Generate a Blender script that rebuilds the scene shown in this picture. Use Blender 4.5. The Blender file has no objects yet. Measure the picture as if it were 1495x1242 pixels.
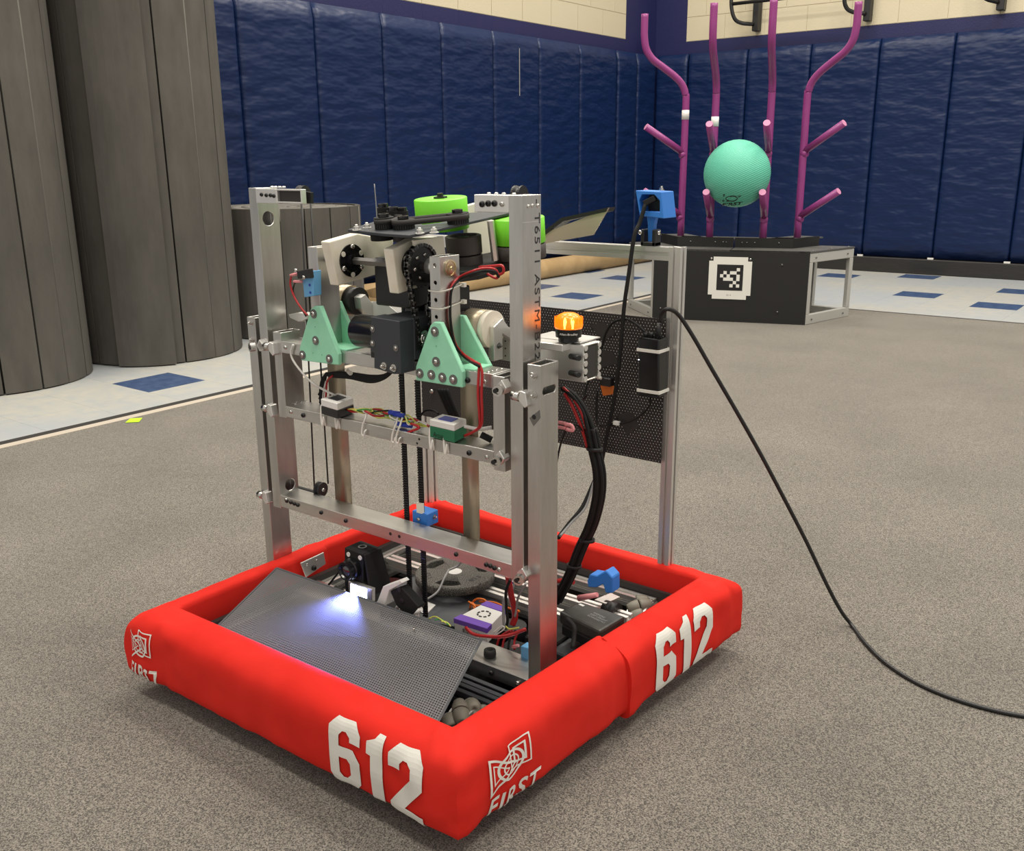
import bpy, bmesh, math, random
from mathutils import Vector, Matrix, noise
random.seed(7)
sc = bpy.context.scene
PI = math.pi
# ------------------------------------------------------------------ camera, world, light, exposure
ROT = Matrix(((0.7994062262, -0.1553372228, 0.5803619842),
              (0.6007490588, 0.2180739598, -0.7691191822),
              (-0.0070889983, 0.9634905787, 0.2676483716)))
CAM = Vector((0, 0, 1.0)); FPX = 1380.0
cd = bpy.data.cameras.new('camera'); cam = bpy.data.objects.new('camera', cd)
sc.collection.objects.link(cam)
cam.matrix_world = Matrix.Translation(CAM) @ ROT.to_4x4()
cd.sensor_width = 36; cd.lens = FPX / 1495 * 36; cd.clip_start = .05; cd.clip_end = 60
sc.camera = cam
w = bpy.data.worlds.new('world'); sc.world = w; w.use_nodes = True
w.node_tree.nodes['Background'].inputs[0].default_value = (1.0, .95, .88, 1)
w.node_tree.nodes['Background'].inputs[1].default_value = .60
sc.view_settings.view_transform = 'Standard'; sc.view_settings.look = 'None'
sc.view_settings.gamma = 1; sc.view_settings.use_curve_mapping = False
sc.view_settings.exposure = 0.0
def area(name, loc, sx, sy, power, col=(1, .93, .82), rot=(0, 0, 0)):
    l = bpy.data.lights.new(name, 'AREA'); l.shape = 'RECTANGLE'; l.size = sx; l.size_y = sy
    l.energy = power; l.color = col
    o = bpy.data.objects.new(name, l); o.location = loc; o.rotation_euler = rot
    sc.collection.objects.link(o); return o
for lx in (-4.0, -1.4, 1.2):
    for ly in (.2, 3.4, 6.8):
        area('ceiling_lamp', (lx, ly, 5.6), 1.3, .6, 104 if ly > 1 else 75)

# ------------------------------------------------------------------ helpers
def ray(px, py): return ROT @ Vector((px - 747.5, 621.0 - py, -FPX))
def at(px, py, x=None, y=None, z=None):
    r = ray(px, py)
    if z is not None: t = (z - CAM.z) / r.z
    elif x is not None: t = (x - CAM.x) / r.x
    else: t = (y - CAM.y) / r.y
    return CAM + r * t
def atp(px, py, p0, n):
    r = ray(px, py); n = Vector(n); t = (Vector(p0) - CAM).dot(n) / r.dot(n)
    return CAM + r * t
V = Vector
WO = {}
def finish(o, parent):
    sc.collection.objects.link(o)
    if parent: o.parent = parent
def empty(name, loc, label, cat, group=None):
    o = bpy.data.objects.new(name, None); o.location = loc; o.empty_display_size = .05
    sc.collection.objects.link(o); WO[o] = V(loc)
    o['label'] = label; o['category'] = cat
    if group: o['group'] = group
    return o
def tag(o, label, cat, group=None):
    o['label'] = label; o['category'] = cat
    if group: o['group'] = group
    return o
def wo(o): return WO.get(o, V((0, 0, 0)))
class B:
    def __init__(s): s.v = []; s.f = []; s.smooth = []
    def add(s, vs, fs, sm=False):
        n = len(s.v); s.v += [V(p) for p in vs]
        for f in fs: s.f.append([i + n for i in f]); s.smooth.append(sm)
        return s
    def box(s, x0, x1, y0, y1, z0, z1):
        return s.hexa([(x0,y0,z0),(x1,y0,z0),(x1,y1,z0),(x0,y1,z0),(x0,y0,z1),(x1,y0,z1),(x1,y1,z1),(x0,y1,z1)])
    def hexa(s, p): return s.add(p, [(3,2,1,0),(4,5,6,7),(0,1,5,4),(1,2,6,5),(2,3,7,6),(3,0,4,7)])
    def obox(s, c, ax, ay, az, dx, dy, dz):
        c = V(c); ax = V(ax).normalized(); ay = V(ay).normalized(); az = V(az).normalized(); P = []
        for k in (-1, 1):
            for (i, j) in ((-1,-1),(1,-1),(1,1),(-1,1)): P.append(c + ax*i*dx/2 + ay*j*dy/2 + az*k*dz/2)
        return s.hexa(P)
    def prism(s, poly, ext):
        n = len(poly); e = V(ext); P = [V(p) for p in poly]; Q = [p + e for p in P]
        fs = [tuple(range(n))[::-1], tuple(range(n, 2*n))] + [(i, (i+1) % n, n+(i+1) % n, n+i) for i in range(n)]
        return s.add(P + Q, fs)
    def lathe(s, o, axis, prof, n=24, sm=True, caps=True):
        o = V(o); a = V(axis).normalized(); u = a.orthogonal().normalized(); w_ = a.cross(u)
        vs = []; m = len(prof)
        for k in range(n):
            t = 2*PI*k/n; d = u*math.cos(t) + w_*math.sin(t)
            for (h, r) in prof: vs.append(o + a*h + d*r)
        fs = []
        for k in range(n):
            k2 = (k+1) % n
            for j in range(m-1): fs.append((k*m+j, k2*m+j, k2*m+j+1, k*m+j+1))
        s.add(vs, fs, sm)
        if caps:
            N = len(s.v) - len(vs)
            for j, rev in ((0, True), (m-1, False)):
                if prof[j][1] > 1e-6:
                    f = [N + k*m + j for k in range(n)]
                    s.f.append(f[::-1] if rev else f); s.smooth.append(False)
        return s
    def cyl(s, p0, p1, r, n=16, r2=None, sm=True):
        p0 = V(p0); p1 = V(p1); return s.lathe(p0, p1-p0, [(0, r), ((p1-p0).length, r if r2 is None else r2)], n, sm)
    def tube(s, pts, r, n=8, smooth=6, flat=None):
        P = spline(pts, smooth) if smooth else [V(p) for p in pts]
        t0 = (P[1]-P[0]).normalized(); u = t0.orthogonal().normalized(); vs = []; m = len(P)
        if flat: u = V(flat)
        for i, p in enumerate(P):
            t = (P[min(i+1, m-1)] - P[max(i-1, 0)]).normalized()
            u = (u - t*u.dot(t)).normalized(); w_ = t.cross(u)
            ru, rw = r if isinstance(r, tuple) else (r, r)
            for k in range(n):
                a = 2*PI*k/n; vs.append(p + u*math.cos(a)*ru + w_*math.sin(a)*rw)
        fs = [(i*n+k, i*n+(k+1) % n, (i+1)*n+(k+1) % n, (i+1)*n+k) for i in range(m-1) for k in range(n)]
        s.add(vs, fs, True); N = len(s.v)-len(vs)
        s.f.append([N+k for k in range(n)][::-1]); s.f.append([N+(m-1)*n+k for k in range(n)]); s.smooth += [False, False]
        return s
    def sphere(s, c, r, n=16):
        return s.lathe(V(c)-V((0,0,r)), (0,0,1), [(r-r*math.cos(PI*i/(n//2)), r*math.sin(PI*i/(n//2))) for i in range(n//2+1)], n, True, False)
    def rtube(s, x0, x1, y0, y1, z0, z1, ax='z', t=.003):
        """hollow rectangular tube with open ends"""
        def P(a, b, c): return {'z': (a, b, c), 'x': (c, a, b), 'y': (b, c, a)}[ax]
        if ax == 'z': a0,a1,b0,b1,c0,c1 = x0,x1,y0,y1,z0,z1
        elif ax == 'x': a0,a1,b0,b1,c0,c1 = y0,y1,z0,z1,x0,x1
        else: a0,a1,b0,b1,c0,c1 = z0,z1,x0,x1,y0,y1
        o = [(a0,b0),(a1,b0),(a1,b1),(a0,b1)]; i = [(a0+t,b0+t),(a1-t,b0+t),(a1-t,b1-t),(a0+t,b1-t)]
        vs = [P(a, b, c) for c in (c0, c1) for (a, b) in o] + [P(a, b, c) for c in (c0, c1) for (a, b) in i]
        fs = []
        for k in range(4):
            q = (k+1) % 4
            fs += [(k, q, q+4, k+4), (8+q, 8+k, 12+k, 12+q), (q, k, 8+k, 8+q), (4+k, 4+q, 12+q, 12+k)]
        return s.add(vs, fs)
    def extr(s, p0, p1, up=(0,0,1), size=.0254):
        """T-slot extrusion profile swept from p0 to p1"""
        h = size/2; g = size*.14; d = size*.22; k = size*.30
        q = [(-h,-h),(-g,-h),(-g,-h+d*.5),(-k,-h+d),(k,-h+d),(g,-h+d*.5),(g,-h)]
        prof = []
        for r in range(4):
            c, sn = math.cos(r*PI/2), math.sin(r*PI/2)
            prof += [(x*c-y*sn, x*sn+y*c) for x, y in q]
        p0 = V(p0); p1 = V(p1); a = (p1-p0).normalized(); u = V(up); u = (u-a*u.dot(a)).normalized(); w_ = u.cross(a)
        n = len(prof); vs = [p + w_*x + u*y for p in (p0, p1) for x, y in prof]
        fs = [(i, (i+1) % n, n+(i+1) % n, n+i) for i in range(n)] + [tuple(range(n))[::-1], tuple(range(n, 2*n))]
        return s.add(vs, fs)
    def mk(s, name, m, parent=None, bev=0, kind=None, origin=None, label=None, seg=1):
        me = bpy.data.meshes.new(name)
        lo = V((min(p.x for p in s.v), min(p.y for p in s.v), min(p.z for p in s.v)))
        hi = V((max(p.x for p in s.v), max(p.y for p in s.v), max(p.z for p in s.v)))
        c = V(origin) if origin is not None else V(((lo.x+hi.x)/2, (lo.y+hi.y)/2, lo.z))
        me.from_pydata([tuple(p-c) for p in s.v], [], s.f)
        bm = bmesh.new(); bm.from_mesh(me); bmesh.ops.recalc_face_normals(bm, faces=bm.faces); bm.to_mesh(me); bm.free()
        for i, p in enumerate(me.polygons): p.use_smooth = s.smooth[i]
        if not isinstance(m, (list, tuple)): m = [m]
        for q in m: me.materials.append(q)
        o = bpy.data.objects.new(name, me); o.location = c - wo(parent); WO[o] = c
        if bev:
            b = o.modifiers.new('bevel', 'BEVEL'); b.width = bev; b.segments = seg; b.limit_method = 'ANGLE'; b.angle_limit = .7
        if kind: o['kind'] = kind
        if label: o['label'] = label
        finish(o, parent); return o
def spline(pts, k=6):
    P = [V(p) for p in pts]; Q = [P[0]*2-P[1]] + P + [P[-1]*2-P[-2]]; out = []
    for i in range(1, len(Q)-2):
        a, b, c, d = Q[i-1:i+3]
        for j in range(k):
            t = j/k
            out.append(.5*((2*b) + (c-a)*t + (2*a-5*b+4*c-d)*t*t + (3*b-a-3*c+d)*t**3))
    out.append(P[-1]); return out
def cut(o, cb):
    """real holes: boolean evaluated once, cutter removed"""
    me = bpy.data.meshes.new('c'); me.from_pydata([tuple(p-WO[o]) for p in cb.v], [], cb.f)
    bm = bmesh.new(); bm.from_mesh(me); bmesh.ops.recalc_face_normals(bm, faces=bm.faces); bm.to_mesh(me); bm.free()
    c = bpy.data.objects.new('c', me); sc.collection.objects.link(c)
    par = o.parent; loc = o.location.copy(); o.parent = None; o.location = (0,0,0)
    mod = o.modifiers.new('cut', 'BOOLEAN'); mod.object = c; mod.operation = 'DIFFERENCE'; mod.solver = 'EXACT'
    bpy.context.view_layer.update()
    dg = bpy.context.evaluated_depsgraph_get()
    nm = bpy.data.meshes.new_from_object(o.evaluated_get(dg))
    o.modifiers.clear(); o.data = nm; o.parent = par; o.location = loc
    bpy.data.objects.remove(c)
    return o
_proto = {}
def dup(kind, mesh_fn, m, p, d, parent, scale=1.0, name=None, roll=0):
    """share-mesh copies of little fasteners: local +Z points along d"""
    key = (kind, m.name)
    if key not in _proto:
        b = mesh_fn(); me = bpy.data.meshes.new(kind); me.from_pydata([tuple(q) for q in b.v], [], b.f)
        for i, q in enumerate(me.polygons): q.use_smooth = b.smooth[i]
        me.materials.append(m); _proto[key] = me
    o = bpy.data.objects.new(name or kind, _proto[key])
    o.location = V(p) - wo(parent); o.rotation_euler = V(d).to_track_quat('Z', 'Y').to_euler(); o.scale = (scale,)*3
    finish(o, parent); return o
def f_bolt():    # socket button head with recess, radius 5 mm
    b = B(); b.lathe((0,0,0), (0,0,1), [(0,.005),(.002,.005),(.0038,.0036),(.0042,.0022)], 12, True, False)
    b.lathe((0,0,0), (0,0,1), [(.0042,.0022),(.002,.0020),(.002,0)], 6, False, False); return b
def f_nut():     # washer + hex nut + screw end
    b = B(); b.lathe((0,0,0), (0,0,1), [(0,.0068),(.0012,.0068)], 16, False); b.lathe((0,0,.0012), (0,0,1), [(0,.0046),(.0045,.0046)], 6, False)
    b.lathe((0,0,.0057), (0,0,1), [(0,.0026),(.003,.0022)], 8, True); return b
def f_washer():
    b = B(); b.lathe((0,0,0), (0,0,1), [(0,.0095),(.0012,.0095)], 20, False); return b
def f_hole():    # thin raised disc; mostly dark, standing in for the shade in a hole
    b = B(); b.lathe((0,0,0), (0,0,1), [(0,.0042),(.0006,.0042),(.0008,.003)], 12, False); return b
def bolt(p, d, par, m=None, s=1.0): return dup('bolt', f_bolt, m or M['steel'], p, d, par, s)
def nut(p, d, par, m=None, s=1.0): return dup('nut', f_nut, m or M['steel'], p, d, par, s)
def wbolt(p, d, par, s=1.0):
    dup('washer', f_washer, M['washer'], p, d, par, s); bolt(V(p)+V(d).normalized()*.0012*s, d, par, None, s)

# ------------------------------------------------------------------ materials
M = {}
def mat(name, col, rough=.5, metal=0.0, spec=.5, bump=None, mix=None, emit=None, alpha=None, coat=0, trans=0, sheen=0, coords='Object'):
    m = bpy.data.materials.new(name); m.use_nodes = True; nt = m.node_tree; N = nt.nodes; L = nt.links
    p = N['Principled BSDF']; p.inputs['Roughness'].default_value = rough; p.inputs['Metallic'].default_value = metal
    p.inputs['Specular IOR Level'].default_value = spec; p.inputs['Coat Weight'].default_value = coat
    p.inputs['Transmission Weight'].default_value = trans; p.inputs['Sheen Weight'].default_value = sheen
    p.inputs['Base Color'].default_value = (*col, 1)
    tc = N.new('ShaderNodeTexCoord')
    def nz(scale, detail=3, rgh=.55, stretch=None):
        mp = N.new('ShaderNodeMapping'); L.new(tc.outputs[coords], mp.inputs[0])
        if stretch: mp.inputs['Scale'].default_value = stretch
        n = N.new('ShaderNodeTexNoise'); n.inputs['Scale'].default_value = scale; n.inputs['Detail'].default_value = detail
        n.inputs['Roughness'].default_value = rgh; L.new(mp.outputs[0], n.inputs[0]); return n
    if mix:      # (col2, scale, detail, lo, hi, stretch)
        n = nz(mix[1], mix[2], .6, mix[5] if len(mix) > 5 else None)
        r = N.new('ShaderNodeMapRange'); r.inputs[1].default_value = mix[3]; r.inputs[2].default_value = mix[4]; L.new(n.outputs[0], r.inputs[0])
        x = N.new('ShaderNodeMix'); x.data_type = 'RGBA'; x.inputs[6].default_value = (*col, 1); x.inputs[7].default_value = (*mix[0], 1)
        L.new(r.outputs[0], x.inputs[0]); L.new(x.outputs[2], p.inputs['Base Color'])
    if bump:     # (strength, scale, detail, dist, stretch)
        n = nz(bump[1], bump[2], .55, bump[4] if len(bump) > 4 else None)
        b = N.new('ShaderNodeBump'); b.inputs['Strength'].default_value = bump[0]; b.inputs['Distance'].default_value = bump[3]
        L.new(n.outputs[0], b.inputs['Height']); L.new(b.outputs[0], p.inputs['Normal'])
    if emit: p.inputs['Emission Color'].default_value = (*emit[0], 1); p.inputs['Emission Strength'].default_value = emit[1]
    M[name] = m; return m
def s2l(r, g, b):
    f = lambda c: (c/255/12.92) if c/255 <= .04045 else ((c/255+.055)/1.055)**2.4
    return (f(r), f(g), f(b))
mat('carpet', (.030,.027,.024), .95, 0, .1, bump=(.9, 420, 2, .003), mix=((.27,.247,.212), 400, 2, .38, .64), sheen=.42)
M['carpet'].node_tree.nodes['Principled BSDF'].inputs['Sheen Roughness'].default_value = .55
M['carpet'].node_tree.nodes['Principled BSDF'].inputs['Sheen Tint'].default_value = (1,.95,.86,1)
def carpet_nodes(m):
    nt = m.node_tree; N = nt.nodes; L = nt.links; p = N['Principled BSDF']; old = p.inputs['Base Color'].links[0].from_socket
    tc = N.new('ShaderNodeTexCoord'); n = N.new('ShaderNodeTexNoise'); n.inputs['Scale'].default_value = 2.2; n.inputs['Detail'].default_value = 5
    L.new(tc.outputs['Object'], n.inputs[0]); r = N.new('ShaderNodeMapRange'); r.inputs[1].default_value = .3; r.inputs[2].default_value = .7
    r.inputs[3].default_value = .82; r.inputs[4].default_value = 1.15; L.new(n.outputs[0], r.inputs[0])
    x = N.new('ShaderNodeMix'); x.data_type = 'RGBA'; x.blend_type = 'MULTIPLY'; x.inputs[0].default_value = 1
    L.new(old, x.inputs[6]); L.new(r.outputs[0], x.inputs[7]); L.new(x.outputs[2], p.inputs['Base Color'])
carpet_nodes(M['carpet'])
mat('tape', (.52,.46,.38), .6, bump=(.2, 60, 2, .001))
mat('darkstrip', (.035,.033,.03), .6)
mat('tile', (.43,.45,.44), .34, 0, .35, bump=(.05, 8, 2, .002), mix=((.52,.50,.44), 14, 6, .35, .65))
mat('tileblue', (.035,.065,.15), .35, 0, .4, mix=((.07,.115,.22), 18, 6, .35, .7))
mat('base', (.018,.017,.016), .5, bump=(.3, 9, 3, .01, (1,1,4)))
mat('navypaint', (.013,.015,.075), .45, 0, .4, bump=(.5, 120, 3, .003))
mat('cream', (.56,.50,.36), .5, 0, .4, bump=(.4, 90, 3, .003))
mat('mortar', (.53,.475,.34), .7)
mat('foam', (.082,.077,.068), .85, 0, .2, bump=(.25, 180, 2, .001), mix=((.12,.112,.10), 7, 5, .35, .75, (1,1,.35)))
mat('foamtop', (.20,.19,.17), .9, 0, .2, bump=(.5, 60, 3, .003))
mat('cardboard', (.50,.34,.17), .7, mix=((.42,.28,.13), 5, 2, .4, .6))
def tile_nodes(m):
    nt = m.node_tree; N = nt.nodes; L = nt.links; g = N.new('ShaderNodeNewGeometry')
    for n in list(N):
        if n.type == 'MAPPING':
            for l in list(n.inputs[0].links): L.remove(l)
            L.new(g.outputs['Position'], n.inputs[0])
    old = N['Principled BSDF'].inputs['Base Color'].links[0].from_socket
    n = N.new('ShaderNodeTexNoise'); n.inputs['Scale'].default_value = .9; n.inputs['Detail'].default_value = 3; L.new(g.outputs['Position'], n.inputs[0])
    r_ = N.new('ShaderNodeMapRange'); r_.inputs[1].default_value = .42; r_.inputs[2].default_value = .58; L.new(n.outputs[0], r_.inputs[0])
    x = N.new('ShaderNodeMix'); x.data_type = 'RGBA'; x.inputs[7].default_value = (.39,.43,.47,1); L.new(old, x.inputs[6])
    k = N.new('ShaderNodeMath'); k.operation = 'MULTIPLY'; k.inputs[1].default_value = .65; L.new(r_.outputs[0], k.inputs[0]); L.new(k.outputs[0], x.inputs[0])
    L.new(x.outputs[2], N['Principled BSDF'].inputs['Base Color'])
tile_nodes(M['tile'])
def pad_mat():
    m = mat('pad', (.003,.014,.062), .42, 0, .32); nt = m.node_tree; N = nt.nodes; L = nt.links; p = N['Principled BSDF']
    tc = N.new('ShaderNodeTexCoord'); oi = N.new('ShaderNodeObjectInfo'); add = N.new('ShaderNodeVectorMath'); add.operation = 'MULTIPLY_ADD'
    L.new(oi.outputs['Random'], add.inputs[0]); add.inputs[1].default_value = (9, 9, 9); L.new(tc.outputs['Object'], add.inputs[2])
    mp = N.new('ShaderNodeMapping'); mp.inputs['Scale'].default_value = (1.0, 1.0, 2.6); L.new(add.outputs[0], mp.inputs[0])
    n = N.new('ShaderNodeTexNoise'); n.inputs['Scale'].default_value = 4.6; n.inputs['Detail'].default_value = 2; n.inputs['Roughness'].default_value = .45; L.new(mp.outputs[0], n.inputs[0])
    n2 = N.new('ShaderNodeTexNoise'); n2.inputs['Scale'].default_value = 26; n2.inputs['Detail'].default_value = 2; L.new(add.outputs[0], n2.inputs[0])
    b = N.new('ShaderNodeBump'); b.inputs['Strength'].default_value = .45; b.inputs['Distance'].default_value = .05; L.new(n.outputs[0], b.inputs['Height'])
    b2 = N.new('ShaderNodeBump'); b2.inputs['Strength'].default_value = .12; b2.inputs['Distance'].default_value = .006; L.new(n2.outputs[0], b2.inputs['Height'])
    L.new(b.outputs[0], b2.inputs['Normal']); L.new(b2.outputs[0], p.inputs['Normal'])
pad_mat()
mat('red', (.74,.030,.020), .8, 0, .14, bump=(.3, 900, 1, .0006), mix=((.67,.022,.014), 6, 4, .35, .7))
mat('white_print', (.80,.78,.72), .6, 0, .3)
mat('white', (.80,.79,.76), .45)
mat('alu', (.60,.59,.565), .36, 1, .5, bump=(.12, 24, 3, .0012, (6,6,.35)), mix=((.48,.47,.45), 11, 5, .35, .7, (3,3,.5)))
mat('alux', (.64,.63,.60), .34, 1, .5, bump=(.12, 24, 3, .0012, (.35,6,6)), mix=((.50,.49,.47), 11, 5, .35, .7, (.5,3,3)))
mat('alubright', (.78,.77,.74), .38, .85)
mat('alupaint', (.56,.56,.52), .5, .35)
mat('steel', (.62,.60,.57), .22, 1)
mat('washer', (.22,.215,.21), .35, .9)
mat('brass', (.78,.68,.46), .28, 1, mix=((.62,.54,.38), 6, 3, .4, .6, (2,2,.5)))
mat('springtan', (.50,.43,.31), .38, .7, mix=((.40,.34,.25), 5, 3, .35, .65, (4,4,.4)))
mat('sheettan', (.50,.43,.34), .35, .35)
mat('black', (.012,.012,.013), .45)
mat('blackgloss', (.008,.008,.009), .18, 0, .5)
mat('blackrub', (.013,.013,.013), .7, 0, .3)
mat('darkrub', (.035,.031,.029), .6)
mat('slate', (.035,.040,.048), .5, bump=(.15, 300, 2, .0005))
mat('greysheet', (.075,.080,.088), .5)
mat('mint', (.36,.80,.55), .5, bump=(.2, 40, 2, .0006), mix=((.32,.74,.50), 30, 3, .35, .65))
mat('mintshade', (.20,.52,.33), .5)  # mint darkened to paint the shade in the gussets' small holes
mat('hdpe', (.92,.87,.74), .5, 0, .4, mix=((.78,.70,.52), 14, 3, .5, .8))
mat('blueprint', (.035,.22,.72), .45, bump=(.2, 500, 1, .0003, (.2,.2,3)))
mat('bluelight', (.16,.46,.80), .45)
mat('green', (.20,.72,.03), .42, 0, .5)
mat('rubwheel', (.060,.050,.046), .55)
mat('roller', (.19,.18,.145), .6, bump=(.1, 200, 2, .0005))
mat('plate5', (.05,.048,.043), .8, bump=(.8, 700, 2, .001), mix=((.26,.25,.22), 500, 2, .45, .65))
mat('purplepipe', (.26,.042,.19), .35, 0, .5)
mat('purpleend', (.55,.22,.38), .5)
mat('mintball', (.12,.52,.37), .48, 0, .45)
mat('tagwhite', (.78,.77,.71), .6)
mat('reefblack', (.016,.016,.015), .55, 0, .4)
mat('reefgrey', (.10,.10,.095), .4, 0, .5)
mat('redwire', (.45,.015,.018), .4)
mat('pinkterm', (.80,.30,.32), .5)
mat('orangewire', (.85,.20,.02), .5)
mat('yellowwire', (.60,.62,.12), .5)
mat('greenwire', (.03,.30,.06), .5)
mat('bluewire', (.02,.05,.45), .45)
mat('whitewire', (.72,.70,.66), .5)
mat('greywire', (.30,.30,.30), .45)
mat('whitetie', (.80,.78,.72), .45)
mat('purple', (.17,.07,.48), .4)
mat('greencase', (.01,.16,.07), .4)
mat('battlid', (.035,.035,.032), .42, mix=((.06,.058,.05), 20, 4, .4, .7))
mat('neon', (.50,.80,.03), .6)
mat('stamp', (.03,.03,.03), .6)
mat('beacon', (.9,.22,.01), .25, trans=0, emit=((1,.16,.0), 1.2))
mat('beaconhot', (1,.6,.1), .3, emit=((1,.55,.08), 4))
mat('led', (1,1,1), .3, emit=((.62,.72,1), 14))
mat('lens', (.01,.01,.02), .08, 0, .8, coat=1)
def clear_mat():
    m = mat('clear', (.85,.9,1), .08, trans=.9); return m
clear_mat()
def perf_mat(name, col, pitch, rad, rough=.45, hexa=False):
    """sheet with round through holes: transparent inside the holes"""
    m = mat(name, col, rough); nt = m.node_tree; N = nt.nodes; L = nt.links; p = N['Principled BSDF']; out = N['Material Output']
    uv = N.new('ShaderNodeUVMap'); uv.uv_map = 'UVMap'; sep = N.new('ShaderNodeSeparateXYZ'); L.new(uv.outputs[0], sep.inputs[0])
    def mth(op, a, b=None, c=None):
        n = N.new('ShaderNodeMath'); n.operation = op
        for i, q in enumerate((a, b, c)):
            if q is None: continue
            if isinstance(q, (int, float)): n.inputs[i].default_value = q
            else: L.new(q, n.inputs[i])
        return n.outputs[0]
    vy = mth('DIVIDE', sep.outputs[1], pitch*(.866 if hexa else 1)); ux = mth('DIVIDE', sep.outputs[0], pitch)
    if hexa: ux = mth('ADD', ux, mth('MULTIPLY', mth('MODULO', mth('FLOOR', vy), 2), .5))
    a = mth('SUBTRACT', mth('FRACT', ux), .5); b_ = mth('MULTIPLY', mth('SUBTRACT', mth('FRACT', vy), .5), .866 if hexa else 1)
    d = mth('SQRT', mth('ADD', mth('MULTIPLY', a, a), mth('MULTIPLY', b_, b_)))
    h = mth('LESS_THAN', d, rad/pitch)
    tr = N.new('ShaderNodeBsdfTransparent'); mx = N.new('ShaderNodeMixShader'); L.new(h, mx.inputs[0]); L.new(p.outputs[0], mx.inputs[1]); L.new(tr.outputs[0], mx.inputs[2])
    L.new(mx.outputs[0], out.inputs['Surface']); return m
perf_mat('perfgrey', (.175,.172,.178), .0050, .0017, .42)
perf_mat('perfdark', (.030,.026,.026), .0068, .00135, .5, True)
def uvplane(name, m, P, parent, nu=1, nv=1, thick=0):
    """flat sheet P=[bl,br,tr,tl] with metric uv"""
    bl, br, tr, tl = [V(p) for p in P]; me = bpy.data.meshes.new(name); c = (bl+br+tr+tl)/4
    n = (br-bl).cross(tl-bl).normalized(); vs = []; fs = []; uvs = []
    W_ = (br-bl).length; H_ = (tl-bl).length
    vs = [q-c for q in (bl, br, tr, tl)] + [q-c-n*thick for q in (bl, br, tr, tl)]
    me.from_pydata([tuple(v) for v in vs], [], [(0,1,2,3),(7,6,5,4),(0,4,5,1),(1,5,6,2),(2,6,7,3),(3,7,4,0)])
    uvl = me.uv_layers.new(name='UVMap'); t = {0:(0,0),1:(W_,0),2:(W_,H_),3:(0,H_)}
    for lp in me.loops: uvl.data[lp.index].uv = t[lp.vertex_index % 4]
    me.materials.append(m); o = bpy.data.objects.new(name, me); o.location = c-wo(parent); WO[o] = c; finish(o, parent); return o

# flat lettering -> 2D triangulated mesh -> mapped onto a surface
def poly2d(polys, cuts_x=0, cuts_y=()):
    """polys: list of (outline, [holes]); returns bmesh in xy"""
    from mathutils.geometry import tessellate_polygon
    bm = bmesh.new()
    for outl, holes in polys:
        loops = [[V((x, y, 0)) for x, y in outl]] + [[V((x, y, 0)) for x, y in h] for h in holes]
        flat = [p for l in loops for p in l]; vs = [bm.verts.new(p) for p in flat]
        for t in tessellate_polygon(loops):
            if len(set(t)) == 3:
                try: bm.faces.new([vs[i] for i in t])
                except ValueError: pass
    return bm
def text2d(body, size=1.0, shear=0.0, bold=0.0, space=1.0):
    cu = bpy.data.curves.new('t', 'FONT'); cu.body = body; cu.size = size; cu.shear = shear; cu.offset = bold; cu.space_character = space
    cu.resolution_u = 3; o = bpy.data.objects.new('t', cu); sc.collection.objects.link(o); bpy.context.view_layer.update()
    me = bpy.data.meshes.new_from_object(o.evaluated_get(bpy.context.evaluated_depsgraph_get()))
    bm = bmesh.new(); bm.from_mesh(me); bpy.data.objects.remove(o); bpy.data.meshes.remove(me); bmesh.ops.triangulate(bm, faces=bm.faces)
    bmesh.ops.remove_doubles(bm, verts=bm.verts, dist=1e-6); return bm
def extent(bm):
    xs = [v.co.x for v in bm.verts]; ys = [v.co.y for v in bm.verts]; return min(xs), max(xs), min(ys), max(ys)
def fitbm(bm, x0, x1, y0, y1):
    a, b, c, d = extent(bm)
    for v in bm.verts: v.co.x = x0 + (v.co.x-a)/(b-a)*(x1-x0); v.co.y = y0 + (v.co.y-c)/(d-c)*(y1-y0)
def put2d(bm, fn, name, m, parent, slices_x=(), slices_y=()):
    for q in slices_x: bmesh.ops.bisect_plane(bm, geom=bm.verts[:]+bm.edges[:]+bm.faces[:], plane_co=(q,0,0), plane_no=(1,0,0), dist=1e-6)
    for q in slices_y: bmesh.ops.bisect_plane(bm, geom=bm.verts[:]+bm.edges[:]+bm.faces[:], plane_co=(0,q,0), plane_no=(0,1,0), dist=1e-6)
    pts = [V(fn(v.co.x, v.co.y)) for v in bm.verts]; c = sum(pts, V())/len(pts)
    for v, p in zip(bm.verts, pts): v.co = p-c
    me = bpy.data.meshes.new(name); bm.to_mesh(me); bm.free(); me.materials.append(m)
    o = bpy.data.objects.new(name, me); o.location = c-wo(parent); WO[o] = c; finish(o, parent); return o
def planefn(o, u, v): o = V(o); u = V(u); v = V(v); return lambda x, y: o+u*x+v*y
def strip(pts, wd):   # 2d closed stroke as (outline, [hole])
    n = len(pts); P = [V((*p, 0)) for p in pts]; out = []; inn = []
    ar = sum(P[i].x*P[(i+1)%n].y-P[(i+1)%n].x*P[i].y for i in range(n)); sg = 1 if ar > 0 else -1
    for i in range(n):
        a = (P[i]-P[i-1]).normalized(); b = (P[(i+1)%n]-P[i]).normalized()
        na = V((a.y, -a.x, 0))*sg; nb = V((b.y, -b.x, 0))*sg; m_ = (na+nb); m_ = m_/max(.25, m_.dot(na))
        out.append((P[i].x+m_.x*wd/2, P[i].y+m_.y*wd/2)); inn.append((P[i].x-m_.x*wd/2, P[i].y-m_.y*wd/2))
    return (out, [inn])

# ------------------------------------------------------------------ setting: floor, carpet, walls
def struct(o): o['kind'] = 'structure'; return o
TH = .0304
def LW(y, off=0.0): return -5.2 + TH*(y-4.6) + off        # x of the left wall face
floor = struct(B().box(-5.6, 3.2, -1.6, 9.6, -.08, -.002).mk('floor', M['tile']))
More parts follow.
